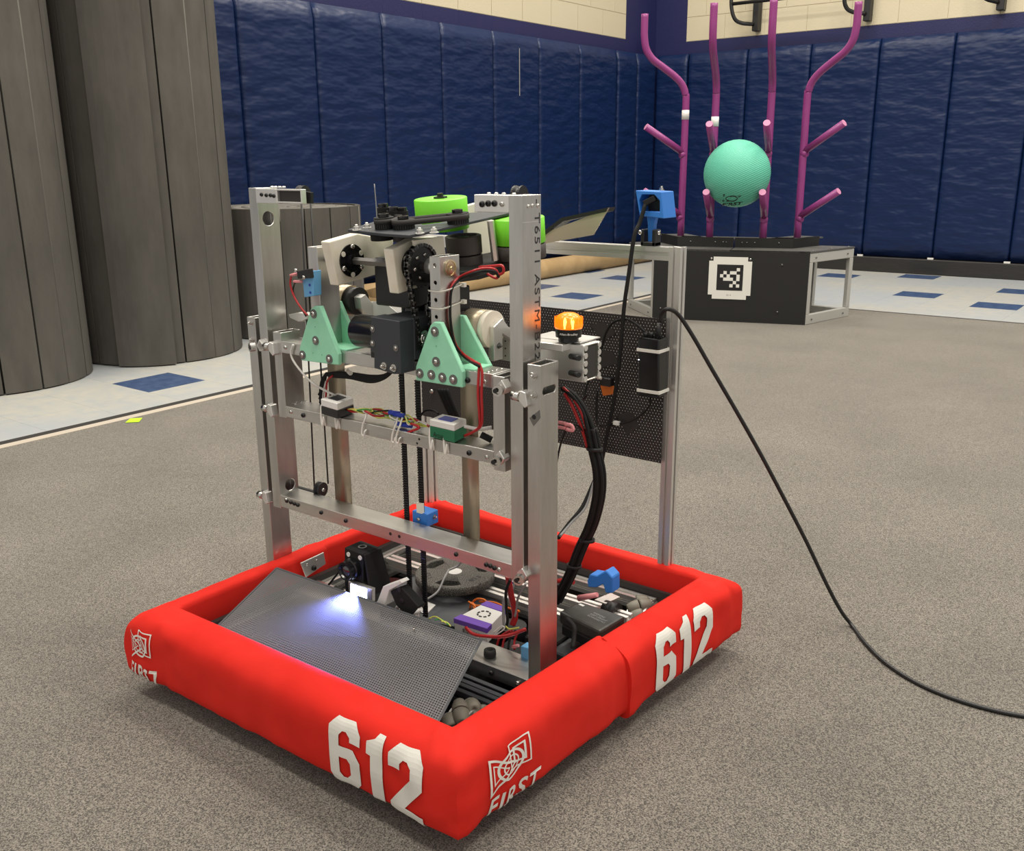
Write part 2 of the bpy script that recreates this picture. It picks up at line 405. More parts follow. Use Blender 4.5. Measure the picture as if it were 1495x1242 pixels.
# vinyl tiles, 305 mm grid
T = .305; TX0 = -3.558
# grid offsets from the blue tile that lies beside the foam rolls
ct = at(207, 552, z=0)
oy = (ct.y - T/2) % T
cells = {}
def cell_of(px, py): p = at(px, py, z=0); return (math.floor((p.x-TX0)/T), math.floor((p.y-oy)/T))
blue = {cell_of(*q) for q in [(207,552),(832,431),(905,406),(857,395),(1341,428),(1348,402),(1480,423),(1492,447),(1241,406),(803,417),(690,470)]}
tb = {}
def tile_mesh(m):
    me = bpy.data.meshes.new('floor_tile'); g = .0004
    b = B().box(g, T-g, g, T-g, -.002, 0); me.from_pydata([tuple(p) for p in b.v], [], b.f); me.materials.append(m); return me
tb[0] = tile_mesh(M['tile']); tb[1] = tile_mesh(M['tileblue']); cnt = 0
far = B()
for i in range(-6, 16):
    for j in range(-2, 31):
        x = TX0+i*T; y = oy+j*T
        if not (i < 0 or y+T > 6.55): continue
        if y > 9.2 or x+T < LW(y)-.02: continue
        if y < 1.0 or x > .6 or (y < 2.0 and i == -6):
            continue
        o = bpy.data.objects.new('floor_tile', tb[1 if (i, j) in blue else 0]); o.location = (x, y, 0) ; o.parent = floor
        o.location = V((x, y, 0)) - WO[floor]; sc.collection.objects.link(o); cnt += 1
CX0 = -3.49; CY1 = 6.62
cb = B().box(CX0, 3.2, -1.6, CY1, -.003, .006)
carpet = tag(cb.mk('carpet', M['carpet'], bev=.003), 'grey speckled low-pile carpet laid over the tiled gym floor', 'carpet')
tp = B().box(CX0-.045, CX0-.0005, -1.6, CY1+.02, .0005, .007)
tape = tag(tp.mk('tape_strip', M['tape']), 'beige tape strip along the left edge of the grey carpet', 'tape')
ed = B().box(CX0-.098, CX0-.047, -1.6, CY1+.03, .0003, .005)
tag(ed.mk('edge_strip', M['darkstrip']), 'dark rubber edge strip between the beige tape and the pale floor tiles', 'strip')
ed = B().box(CX0+.02, 3.2, CY1+.002, CY1+.03, .0003, .006)
tag(ed.mk('edge_strip', M['darkstrip']), 'dark edge strip at the far end of the carpet before the blue wall pads', 'strip')
q = [at(px, py, z=.0075) for px, py in [(183,617),(190,611),(208,610),(203,616)]]
tag(B().prism(q, (0,0,.0012)).mk('marker_tape', M['neon']), 'small neon yellow tape marker on the carpet by the beige tape', 'tape')

PT, PB = 2.04, .14; PADW = .632
# right wall (y = 9.2)
wr = struct(B().box(-5.25, 3.2, 9.2, 9.4, -.05, 3.2).mk('wall_right', M['mortar'], origin=(0, 9.2, 0)))
ylo = -1.6
wl_pts = [(LW(ylo), ylo, -.05), (LW(9.4), 9.4, -.05), (LW(9.4)-.25, 9.4, -.05), (LW(ylo)-.25, ylo, -.05)]
wl = struct(B().prism(wl_pts, (0,0,3.25)).mk('wall_left', M['mortar'], origin=(LW(4.6), 4.6, 0)))
def pad_mesh(wid):
    U = [0,.012,.03,.08,.2,.35,.5,.65,.8,.92,.97,.988,1]; nx, nz_ = len(U)-1, 24; H = PT-PB
    vs = []; fs = []
    for j in range(nz_+1):
        for i in range(nx+1):
            u = U[i]; v = (j/nz_)*.98+.01 if 0 < j < nz_ else j/nz_; e = min(u, 1-u)*wid; f = min(v, 1-v)*H
            d = .058 - .020*max(0, 1-e/.018)**2 - .02*max(0, 1-f/.03)**2 + .004*noise.noise(V((u*3, v*7, wid*9)))*min(1, e/.05)
            vs.append(((u-.5)*(wid-.010), -d, PB+v*H))
    for j in range(nz_):
        for i in range(nx): a = j*(nx+1)+i; fs.append((a, a+1, a+nx+2, a+nx+1))
    n0 = len(vs); w2 = wid-.010
    vs += [(-w2/2, 0, PB), (w2/2, 0, PB), (w2/2, 0, PT), (-w2/2, 0, PT)]
    me = bpy.data.meshes.new('wall_pad')
    bot = list(range(nx, -1, -1)); top = [nz_*(nx+1)+i for i in range(nx+1)]
    fs.append(tuple(bot + [n0, n0+1])); fs.append(tuple(top + [n0+2, n0+3]))
    lft = [j*(nx+1) for j in range(nz_+1)]; rgt = [j*(nx+1)+nx for j in range(nz_, -1, -1)]
    fs.append(tuple(lft + [n0+3, n0])); fs.append(tuple(rgt + [n0+1, n0+2])); fs.append((n0, n0+3, n0+2, n0+1))
    me.from_pydata(vs, [], fs); me.materials.append(M['pad'])
    for p in me.polygons: p.use_smooth = len(p.vertices) == 4 and p.index < nx*nz_
    return me
pm = pad_mesh(PADW); pms = pad_mesh(.36)
xs = [-4.655 + .625*k for k in range(0, 13)]
for k, x in enumerate(xs[:-1]):
    o = bpy.data.objects.new('wall_pad', pm); o.location = V((x+.3125, 9.2, 0))-WO[wr]; o.parent = wr; sc.collection.objects.link(o)
o = bpy.data.objects.new('wall_pad', pms); o.location = V((-4.84, 9.2, 0))-WO[wr]; o.parent = wr; sc.collection.objects.link(o)
ang = math.atan(TH)
ys = [4.033 + .6245*k for k in range(-9, 8)]
def lpad(me, yc):
    o = bpy.data.objects.new('wall_pad', me); o.location = V((LW(yc), yc, 0))-WO[wl]; o.rotation_euler = (0, 0, PI/2-ang); o.parent = wl; sc.collection.objects.link(o)
for y in ys[:-1]: lpad(pm, y+.312)
lpad(pms, 8.60); lpad(pms, 8.96)
# hook-and-loop tabs at the foot of the right wall's pad seams
for k, x in enumerate(xs[3:8]): B().box(x-.03, x+.02, 9.125, 9.14, .135, .15).mk('pad_tab', M['white'], wr)
for y in ys[7:12]:
    pass
p0 = V((LW(6.86)+.061, 6.86, 1.55)); B().box(p0.x, p0.x+.003, p0.y-.004, p0.y+.004, 1.55, 1.93).mk('chalk_mark', M['greywire'], wl)
struct(B().box(-5.05, 3.2, 9.10, 9.199, 0, .135).mk('baseboard_right', M['base'], bev=.006))
bl = [(LW(ylo), ylo, 0), (LW(9.2), 9.2, 0), (LW(9.2)+.06, 9.2, 0), (LW(ylo)+.06, ylo, 0)]
struct(B().prism(bl, (0,0,.135)).mk('baseboard_left', M['base']))
B().box(-5.08, 3.2, 9.1965, 9.2, .1, 2.158).mk('painted_band', M['navypaint'], wr)
B().box(-5.08, -4.712, 9.1965, 9.2, 2.158, 2.80).mk('painted_band', M['navypaint'], wr)
B().prism([(LW(ylo), ylo, .1), (LW(9.2), 9.2, .1), (LW(9.2)+.0035, 9.2, .1), (LW(ylo)+.0035, ylo, .1)], (0,0,2.058)).mk('painted_band', M['navypaint'], wl)
B().prism([(LW(8.625), 8.625, 2.158), (LW(9.2), 9.2, 2.158), (LW(9.2)+.0035, 9.2, 2.158), (LW(8.625)+.0035, 8.625, 2.158)], (0,0,.64)).mk('painted_band', M['navypaint'], wl)
# painted block courses above the pads
def block_mesh(L_, H_, m):
    me = bpy.data.meshes.new('wall_block'); b = B(); g = .0025
    b.hexa([(g,0,g),(L_-g,0,g),(L_-g,-.004,g),(g,-.004,g),(g,0,H_-g),(L_-g,0,H_-g),(L_-g,-.004,H_-g),(g,-.004,H_-g)])
    me.from_pydata([tuple(p) for p in b.v], [], b.f); bm = bmesh.new(); bm.from_mesh(me); bmesh.ops.recalc_face_normals(bm, faces=bm.faces); bm.to_mesh(me); bm.free()
    me.materials.append(m); return me
BL, BH = .41, .2245
bm_c = block_mesh(BL, BH, M['cream']); bm_n = block_mesh(BL, BH, M['navypaint']); bm_nh = block_mesh(BL, .115, M['navypaint'])
bm_c2 = block_mesh(BL/2, BH, M['cream']); bm_n2 = block_mesh(BL/2, BH, M['navypaint'])
def blk(me, par, pos, rz):
    o = bpy.data.objects.new('wall_block', me); o.location = V(pos)-WO[par]; o.rotation_euler = (0,0,rz); o.parent = par; sc.collection.objects.link(o)
ZB = 2.045
rows = [(ZB, .115)] + [(ZB+.115+BH*k, BH) for k in range(3)]
for r, (z, h) in enumerate(rows):
    off = 0 if r % 2 else BL/2
    # right wall, navy up to x=-4.71 then cream
    x = -4.71 - BL
    blk(bm_nh if r == 0 else bm_n, wr, (x, 9.2, z), 0)
    x = -4.71
    if r and off: blk(bm_c2, wr, (x, 9.2, z), 0); x += BL/2
    while x < 1.0: blk(bm_nh if r == 0 else bm_c, wr, (x, 9.2, z), 0); x += BL
    y = 8.62
    blk(bm_nh if r == 0 else bm_n, wl, (LW(y), y, z), PI/2-ang); 
    if r: blk(bm_n2, wl, (LW(y+BL), y+BL, z), PI/2-ang)
    else: blk(bm_nh, wl, (LW(y+BL*.45), y+BL*.45, z), PI/2-ang)
    if r and off: y -= BL/2; blk(bm_c2, wl, (LW(y), y, z), PI/2-ang)
    while y > 3.4: y -= BL; blk(bm_nh if r == 0 else bm_c, wl, (LW(y), y, z), PI/2-ang)

# black pipe rack on the cream blocks
rk = empty('wall_bar', (-3.5, 9.15, 2.22), 'black pipe pull-up bar bolted to the cream block wall above the blue pads', 'bar')
bar = B(); bar.tube([(-4.13,8.95,2.62),(-4.13,8.95,2.42),(-4.10,8.97,2.30),(-4.05,9.02,2.26),(-3.965,9.10,2.25)], .018, 10).mk('curved_arm', M['black'], rk)
bar = B(); bar.tube([(-2.99,8.95,2.62),(-3.06,8.95,2.40),(-3.05,8.97,2.30),(-3.0,9.02,2.26),(-2.92,9.10,2.25)], .018, 10).mk('curved_arm', M['black'], rk)
B().cyl((-4.13,8.95,2.425),(-2.99,8.95,2.425),.016,12).mk('cross_pipe', M['black'], rk)
for x in (-3.95, -2.91):
    B().box(x-.028, x+.028, 9.10, 9.192, 2.19, 2.95).mk('wall_plate', M['black'], rk, bev=.004)
rk2 = empty('wall_bar', (-1.8, 9.15, 2.22), 'black pipe bar end on the cream wall at the far right top', 'bar')
B().tube([(-1.99,8.95,2.62),(-1.97,8.95,2.38),(-1.93,8.98,2.27),(-1.85,9.10,2.24)], .018, 10).mk('curved_arm', M['black'], rk2)
B().box(-1.86, -1.80, 9.10, 9.192, 2.18, 2.95).mk('wall_plate', M['black'], rk2, bev=.004)

# ------------------------------------------------------------------ foam mat rolls
def roll(cx, cy, r, h, label, start, nplank, flap=None, name='foam_mat_roll', seam=.0):
    root = empty(name, (cx, cy, 0), label, 'foam roll', 'rolled foam mats by the left wall')
    a = start; i = 0
    b = B(); gaps = .009/r
    tot = 2*PI
    # outer skin of scored planks: each plank its own part
    ws = [tot/nplank*(1+.12*math.sin(k*1.7)) for k in range(nplank)]; sw = sum(ws)
    ws = [q*tot/sw for q in ws]
    for wdt in ws:
        rr = r*(1 + seam*(a-start)/tot)
        n = 5; P = []
        for k in range(n+1):
            t = a + gaps/2 + (wdt-gaps)*k/n
            drop = .0015 if k in (0, n) else 0
            P.append((cx+math.cos(t)*(rr-drop), cy+math.sin(t)*(rr-drop), 0))
        for k in range(n, -1, -1):
            t = a + gaps/2 + (wdt-gaps)*k/n
            P.append((cx+math.cos(t)*(rr-.03), cy+math.sin(t)*(rr-.03), 0))
        B().prism([(p[0], p[1], .006) for p in P], (0,0,h-.006)).mk('foam_plank', M['foam'], root)
        a += wdt
    # spiral core seen on the top
    turns = 5; pts = []; n = 40*turns
    for k in range(n+1):
        t = start + 2*PI*turns*k/n; rr = (r-.034)*(1-.9*k/n)
        pts.append((cx+math.cos(t)*rr, cy+math.sin(t)*rr))
    sp = B(); wth = (r-.034)*.9/turns*.45
    vs = []; fs = []
    for k, (x, y) in enumerate(pts):
        t = start + 2*PI*turns*k/n; d = V((math.cos(t), math.sin(t), 0)); p = V((x, y, 0))
        zt = h-.004-.004*math.sin(k*.3)
        vs += [p+d*wth+V((0,0,.004)), p-d*wth+V((0,0,.004)), p-d*wth+V((0,0,zt)), p+d*wth+V((0,0,zt))]
    for k in range(n): fs += [(4*k+i2, 4*k+(i2+1) % 4, 4*k+4+(i2+1) % 4, 4*k+4+i2) for i2 in range(4)]
    fs += [(0,1,2,3), (4*n+3,4*n+2,4*n+1,4*n)]
    sp.add(vs, fs, True); sp.mk('rolled_layers', M['foamtop'], root)
    B().cyl((cx,cy,.005),(cx,cy,h-.07),r-.036,40).mk('inner_fill', M['foam'], root)
    return root
roll(-4.715, 2.995, .435, 2.75, 'tall dark grey foam mat roll standing second from the left, beside the blue pads', .1, 17)
roll(-4.755, 2.098, .44, 2.75, 'tall dark grey foam mat roll standing at the far left edge of the photo', .35, 18)
roll(-4.70, 3.93, .455, .755, 'short grey foam mat roll standing behind the tall rolls, under half their height', .6, 18)
# loose outer end of the second roll
e0 = -0.62; ex = B(); P = []
for k in range(9):
    t = -1.05 + .62*k/8; rr = .438+.028+.0*k; P.append((-4.715+math.cos(t)*rr, 2.995+math.sin(t)*rr, .006))
for k in range(8, -1, -1):
    t = -1.05 + .62*k/8; P.append((-4.715+math.cos(t)*.437, 2.995+math.sin(t)*.437, .006))
rr_ = [o for o in sc.objects if o.name.startswith('foam_mat_roll')][0]
ex.prism(P, (0,0,2.744)).mk('mat_end', M['foam'], rr_)
# cardboard tube along the left wall
ct0 = V((-4.93, 4.6, .085)); ct1 = V((-4.86, 9.05, .085))
B().lathe(ct0, ct1-ct0, [(0,.075),(0,.085),((ct1-ct0).length,.085),((ct1-ct0).length,.075),(.0,.075)], 28, True, False).mk('tube', M['cardboard'])
tag(sc.objects['tube'], 'long tan cardboard tube lying on the tiles along the left wall', 'cardboard tube'); sc.objects['tube'].name = 'cardboard_tube'

# ------------------------------------------------------------------ reef goal structure
e_ = V((.95004, .31212, 0)); n_ = V((.31212, -.95004, 0)); RC = V((-2.5285, 5.6505, .006))
def RF(s, d, z, k=0):
    """reef frame: s along the face, d outward, z up; k = +-1 turns to a neighbouring face"""
    O = RC - n_*.836; M3 = Matrix.Rotation(k*PI/3, 3, 'Z')
    return O + M3 @ (n_*(.836+d) + e_*s) + V((0,0,z))
rf = empty('reef_goal', RC, 'black-panelled hexagonal goal base with four purple branching pipes at the back of the carpet', 'goal structure')
ZT = .455
def rbox(s0, s1, d0, d1, z0, z1, k=0):
    return B().hexa([RF(*p, k) for p in [(s0,d0,z0),(s1,d0,z0),(s1,d1,z0),(s0,d1,z0),(s0,d0,z1),(s1,d0,z1),(s1,d1,z1),(s0,d1,z1)]])
HS = .4825
rbox(-HS, HS, -.006, 0, .0, ZT).mk('front_panel', M['reefblack'], rf)
# deck: front trapezoid in two halves + wings
def deck(pts, k): return B().prism([RF(*p, k) for p in pts], (0,0,-.01))
IS = .367
deck([(-HS,0,ZT),(-.004,0,ZT),(-.004,-.2,ZT),(-IS,-.2,ZT)], 0).mk('deck_panel', M['reefgrey'], rf)
deck([(.004,0,ZT),(HS,0,ZT),(IS,-.2,ZT),(.004,-.2,ZT)], 0).mk('deck_panel', M['reefgrey'], rf)
deck([(-HS,0,ZT),(.04,0,ZT),(-.04,-.2,ZT),(-IS,-.2,ZT)], 1).mk('deck_panel', M['reefgrey'], rf)
deck([(-.04,0,ZT),(HS,0,ZT),(IS,-.2,ZT),(-.04,-.2,ZT)], -1).mk('deck_panel', M['reefgrey'], rf)
# kick plates round the pipes
for (s0, s1, k) in [(-IS, -.004, 0), (.004, IS, 0), (-IS, -.06, 1), (.06, IS, -1)]:
    o = rbox(s0, s1, -.21, -.2, ZT, ZT+.062, k); o.mk('kick_plate', M['reefblack'], rf)
rbox(-IS, IS, -.40, -.21, ZT+.045, ZT+.053).mk('pipe_deck', M['reefgrey'], rf)
rbox(-IS, -.0, -.40, -.21, ZT+.045, ZT+.053, 1).mk('pipe_deck', M['reefgrey'], rf)
rbox(.0, IS, -.40, -.21, ZT+.045, ZT+.053, -1).mk('pipe_deck', M['reefgrey'], rf)
# open wing frames of grey painted bar
for k in (1, -1):
    a, b_ = (-HS+.005, .04) if k == 1 else (-.04, HS-.005)
    for (s0, s1, z0, z1) in [(a, b_, .0, .062), (a, b_, ZT-.07, ZT-.012), (a, a+.04, .062, ZT-.07), (b_-.04, b_, .062, ZT-.07)]:
        rbox(s0, s1, -.03, -.002, z0, z1, k).mk('frame_bar', M['alupaint'], rf, bev=.003)
    es = b_ if k == 1 else a; sg = -1 if k == 1 else 1
    for (d0, d1, z0, z1) in [(-.3, -.03, 0, .05), (-.3, -.03, ZT-.062, ZT-.012), (-.3, -.26, .05, ZT-.062)]:
        rbox(min(es, es+sg*.035), max(es, es+sg*.035), d0, d1, z0, z1, k).mk('frame_bar', M['alupaint'], rf, bev=.003)
    rbox(a, b_, -.28, -.27, .16, ZT-.012, k).mk('inner_panel', M['reefblack'], rf)
nd = M3n = n_
for (s, z) in [(.32,.37),(.31,.075),(-.33,.40),(-.33,.06),(-.43,.41),(-.43,.07)]:
    bolt(RF(s, .0005, z), n_, rf, M['washer'], 1.3)
for s in (-.28,-.12,-.07,-.05,.05,.08,.13,.28): bolt(RF(s, -.1995, ZT+.032), n_, rf, M['washer'], 1.1)
for k, a, b_ in ((1, -HS+.02, .02), (-1, -.02, HS-.02)):
    nn = Matrix.Rotation(k*PI/3, 3, 'Z') @ n_
    for s in (a+.05, b_-.06):
        for z in (.03, ZT-.04): bolt(RF(s, .0, z, k), nn, rf, M['washer'], 1.2)
    for s in (a+.03, (a+b_)/2, b_-.03): bolt(RF(s, -.015, ZT+.0005, k), (0,0,1), rf, M['washer'], 1.2)
# fiducial tag: white board + printed squares
tc = at(1066, 408.5, y=5.6); 
def on_face(px, py): return atp(px, py, RF(0,0,0), n_)
tcen = on_face(1065.5, 406)
def tf(x, y, off=.0): return tcen + e_*x + V((0,0,1))*y + n_*off
hw, c_ = .133, .026
outl = [(-hw+c_,-hw),(hw-c_,-hw),(hw-c_,-hw+c_),(hw,-hw+c_),(hw,hw-c_),(hw-c_,hw-c_),(hw-c_,hw),(-hw+c_,hw),(-hw+c_,hw-c_),(-hw,hw-c_),(-hw,-hw+c_),(-hw+c_,-hw+c_)]
tg = B().prism([tf(x, y) for x, y in outl], n_*.004).mk('tag_board', M['tagwhite'], rf)
sq = .0815
B().prism([tf(x, y, .004) for x, y in [(-sq,-sq+.004),(sq,-sq+.004),(sq,sq+.004),(-sq,sq+.004)]], n_*.0006).mk('printed_square', M['black'], tg)
wh = {(1,6),(2,2),(2,4),(2,5),(3,1),(3,3),(3,6),(4,2),(4,3),(4,4),(4,6),(5,5),(6,4),(6,6)}
cs = 2*sq/8
for r, c in wh:
    x0 = -sq+c*cs; y0 = sq+.004-(r+1)*cs
    B().prism([tf(x, y, .0046) for x, y in [(x0,y0),(x0+cs,y0),(x0+cs,y0+cs),(x0,y0+cs)]], n_*.0004).mk('printed_cell', M['tagwhite'], tg)
bm = text2d('ID 4', 1); fitbm(bm, -.016, .012, -.112, -.102); put2d(bm, lambda x, y: tf(x, y, .0045), 'printed_text', M['greywire'], tg)
for x in (-hw+.012, hw-.012): bolt(tf(x, hw-.012, 0), n_, rf, M['steel'], 1.4)
# four pipes with branches
PR = .0232; AP = -.296
def pole(sg, k, label):
    s = sg*.172; nn = Matrix.Rotation(k*PI/3, 3, 'Z') @ n_; z0 = ZT+.045
    P = lambda d, z: RF(s, AP+d, z, k)
    po = B().tube([P(0,z0),P(0,.9),P(0,1.36),P(.006,1.42),P(.03,1.475),P(.08,1.525),P(.165,1.582),P(.24,1.632),P(.283,1.69),P(.298,1.76),P(.30,1.82),P(.30,1.90)], PR, 14, 4).mk('pipe', M['purplepipe'], rf)
    for zr in (.640, 1.048):
        br = B().cyl(P(0, zr), P(.27, zr+.168), PR*.95, 14).mk('branch', M['purplepipe'], po)
        dd = (P(.27, zr+.168)-P(0, zr)).normalized()
        B().cyl(P(.27, zr+.168)+dd*.0002, P(.27, zr+.168)+dd*.002, PR*.93, 14).mk('branch_end', M['purpleend'], po)
        B().lathe(P(-.004, zr-.01), nn, [(0,.0255),(.02,.026),(.033,.02)], 14).mk('collar', M['purplepipe'], po)
    return po
pol = {}
pol[0] = pole(-1, 0, ''); pol[1] = pole(1, 0, ''); pol[2] = pole(-1, 1, ''); pol[3] = pole(1, -1, '')
for i, z in ((0, 1.24), (3, 1.29)):
    c = RF(-.172, AP, z, 0) if i == 0 else RF(.172, AP, z, -1)
    B().cyl(c-V((0,0,.03)), c+V((0,0,.03)), PR+.0012, 14).mk('white_label', M['white'], pol[i])
# the ball
bc = atp(1076, 253.5, RF(0, AP+.145, 0), n_)
R_ = .2075
bl_ = B().sphere(bc, R_, 40)
ball = tag(bl_.mk('ball', M['mintball'], origin=bc-V((0,0,R_))), 'mint green textured rubber ball resting on the purple pipe branches', 'ball')
nt = M['mintball'].node_tree; N = nt.nodes; L = nt.links
tcn = N.new('ShaderNodeTexCoord'); wv = N.new('ShaderNodeTexWave'); wv.wave_type = 'RINGS'; wv.rings_direction = 'SPHERICAL'; wv.inputs['Scale'].default_value = 38; wv.inputs['Distortion'].default_value = 1.5
mpn = N.new('ShaderNodeMapping'); mpn.inputs['Location'].default_value = (.1, .05, -.45); L.new(tcn.outputs['Object'], mpn.inputs[0]); L.new(mpn.outputs[0], wv.inputs[0])
bpn = N.new('ShaderNodeBump'); bpn.inputs['Strength'].default_value = .35; bpn.inputs['Distance'].default_value = .004
L.new(wv.outputs[0], bpn.inputs['Height']); L.new(bpn.outputs[0], N['Principled BSDF'].inputs['Normal'])
fw = (CAM-bc).normalized(); rt = V((0,0,1)).cross(fw).normalized(); up = fw.cross(rt)
def sph(x, y):
    d = fw*math.sqrt(max(0, 1-x*x-y*y)) + rt*x + up*y
    return bc + d*(R_+.0012)
bm = text2d('FIRST', 1, .2, .03); fitbm(bm, -.40, .22, -.93, -.84)
put2d(bm, lambda x, y: sph(x, y+.10*(x+.1)), 'ball_print', M['stamp'], ball)
lg = [strip([(-.38,-.80),(-.34,-.80),(-.33,-.60),(-.36,-.60)], .02), strip([(-.12+.17*math.cos(a*PI/12), -.72+.075*math.sin(a*PI/12)) for a in range(24)], .02), strip([(-.26,-.80),(-.05,-.80),(.14,-.64),(-.12,-.64)], .02)]
bm = poly2d(lg); put2d(bm, lambda x, y: sph(x, y), 'ball_logo', M['stamp'], ball)

# ================================================================== THE ROBOT
RB = V((-1.16, 1.30, .01))
rb = empty('robot', RB, 'wheeled competition robot with red numbered bumpers and a tall aluminium elevator frame', 'robot')
XP = (1,0,0); YM = (0,-1,0); ZP = (0,0,1)
# ---- bumpers -------------------------------------------------------
BW = .072
def bez(P, k=4): return spline([(a, b, 0) for a, b in P], k)
prof_raw = [(BW-.008,.045),(BW+.001,.053),(BW+.003,.08),(BW+.003,.110),(BW+.001,.140),(BW-.005,.157),(BW-.018,.169),(BW-.036,.176),(.010,.179)]
prof = [(p.x, p.y) for p in bez(prof_raw, 3)] + [(.003,.176),(0,.168),(0,.12),(0,.065),(.004,.05),(BW*.5,.044)]
NOUT = len(prof_raw)*3 - 2
arc = [0.0]
for i in range(1, NOUT): arc.append(arc[-1]+math.hypot(prof[i][0]-prof[i-1][0], prof[i][1]-prof[i-1][1]))
def prof_at(h):
    h = max(0, min(arc[-1]-1e-6, h))
    for i in range(1, NOUT):
        if h <= arc[i]:
            t = (h-arc[i-1])/(arc[i]-arc[i-1]); a = prof[i-1]; b_ = prof[i]
            return (a[0]+(b_[0]-a[0])*t, a[1]+(b_[1]-a[1])*t)
class Bumper:
    def __init__(s, path, amp=1.0, seed=0.0, grow=0.0):
        s.P = [V((x, y, 0)) for x, y in path]; s.seg = []; s.amp = amp; s.seed = seed; s.grow = grow
        for a, b_ in zip(s.P, s.P[1:]):
            d = (b_-a).normalized(); s.seg.append((a, b_, d, V((d.y, -d.x, 0)), (b_-a).length))
    def frame(s, i, t):
        """point of inner line and outward vector on segment i at distance t (mitred at corners)"""
        a, b_, d, n, L_ = s.seg[i]
        p = a + d*t
        def mit(j):
            if j < 0 or j >= len(s.seg)-1: return None
            m = s.seg[j][3]+s.seg[j+1][3]; return m/(m.dot(s.seg[j][3]))
        w = V(n); zone = .05
        m1 = mit(i); m0 = mit(i-1)
        if m1 is not None and t > L_-zone: q = (t-(L_-zone))/zone; w = n.lerp(m1, q)
        if m0 is not None and t < zone: q = 1-t/zone; w = n.lerp(m0, q)
        return p, w, m0, m1, L_
    def pt(s, i, t, dz, off=0.0):
        d, z = dz; p, w, m0, m1, L_ = s.frame(i, t)
        q = p + w*(d+s.grow*(1 if d > .02 else 0)) + V((0,0,z))
        near = min([abs(L_-t) if m1 is not None else 9, t if m0 is not None else 9, t+.03, L_-t+.03])
        am = s.amp*(.0020 + .0045*math.exp(-(near/.06)**2))
        k = V((q.x*9, q.y*9, q.z*11+s.seed)); nz = noise.noise(k) + .6*noise.noise(k*2.3) + 1.1*noise.noise(V((q.x*34+q.y*20, q.y*34-q.x*20, q.z*9+s.seed)))
        # creases running out of the corners
        if near < .14: nz += .8*noise.noise(V((near*55, q.z*14, s.seed+3)))*math.exp(-(near/.08)**2)
        if s.seed == 0 and z > .07 and d > .004:
            u = None
            if i == 1 and m1 is not None: u = (t-(L_-.002-.010*math.sin(min(1, max(0, (d-.004)/.07))*2.6)))
            if i == 1 and t < .1: u = t-(.004+.03*d/.07)
            if u is not None: nz += (1.5*math.exp(-((u+.006)/.006)**2) - 1.9*math.exp(-((u-.003)/.0045)**2))*.0048/am*(.8 if t > .1 else .5)
        if s.seed > 0 and i == 0 and t < .09 and d > .02:
            f_ = 1-t/.09; q = q + V((0,0,-.012*f_*max(0, 1-z/.13))) + w*(.005*f_*max(0, 1-z/.15))
        nd = w.normalized(); outw = nd if d > BW*.6 else V((0,0,1)) if d > .01 else nd*0
        sag = .004*math.sin(math.pi*min(1, t/L_)) if d > BW*.6 else 0
        return q + outw*(nz*am+off) + (V((0,0,1))*off if .01 < d <= BW*.6 else V()) + nd*sag*.0
    def pt_out(s, i, X, dz, off):
        """like pt, but X is measured along the outer face (undoes the corner mitre)"""
        L_ = s.seg[i][4]; dr = s.seg[i][2]; d = dz[0]
        g = lambda t: t + s.frame(i, t)[1].dot(dr)*d
        a, b_ = 0.0, L_
        for _ in range(22):
            m_ = (a+b_)/2
            if g(m_) < X: a = m_
            else: b_ = m_
        return s.pt(i, (a+b_)/2, dz, off)
    def build(s, name, label):
        vs = []; fs = []; m = len(prof); rows = 0
        for i, (a, b_, d, n, L_) in enumerate(s.seg):
            N = max(2, round(L_/.0085))
            for k in range(N+1):
                if k == 0 and i: continue
                for dz in prof: vs.append(s.pt(i, L_*k/N, dz))
                rows += 1
        for r in range(rows-1):
            for k in range(m): fs.append((r*m+k, r*m+(k+1) % m, (r+1)*m+(k+1) % m, (r+1)*m+k))
        b = B(); b.add(vs, fs, True)
        b.f.append(list(range(m))); b.f.append([(rows-1)*m+k for k in range(m)][::-1]); b.smooth += [False, False]
        o = b.mk(name, M['red'], rb, label=label); cr = set(); acc = 0
        for i, sg in enumerate(s.seg[:-1]): acc += max(2, round(sg[4]/.0085)); cr.add(acc)
        for e in o.data.edges:
            a, c = e.vertices
            if a//m in cr and c//m == a//m and (a % m) < 14 and (c % m) < 14: e.use_edge_sharp = True
        return o
    def put(s, bm, i, name, m, parent, tmap):
        """bm in metric (along, arc height); lies just over the cloth"""
        x0, x1, y0, y1 = extent(bm)
        L_ = s.seg[i][4]; N = max(2, round(L_/.0085)); st = L_/N
        sx = [x0+k*.004 for k in range(1, int((x1-x0)/.004)+1)]
        sy = [a for a in arc if y0 < a < y1]
        return put2d(bm, lambda x, y: s.pt_out(i, x, prof_at(y), .0022), name, m, parent, sx, sy)
# front piece: left seam -> front left corner -> front right corner -> right seam
bf = Bumper([(-1.512,1.315),(-1.518,.945),(-.836,.952),(-.812,1.322)], 1.0, 0.0)
bfo = bf.build('front_bumper', 'red fabric front bumper, C-shaped, with white numbers')
bb = Bumper([(-.803,1.318),(-.775,1.655),(-1.505,1.665),(-1.520,1.305)], 1.1, 5.0, -.007)
bbo = bb.build('rear_bumper', 'red fabric rear bumper, C-shaped')
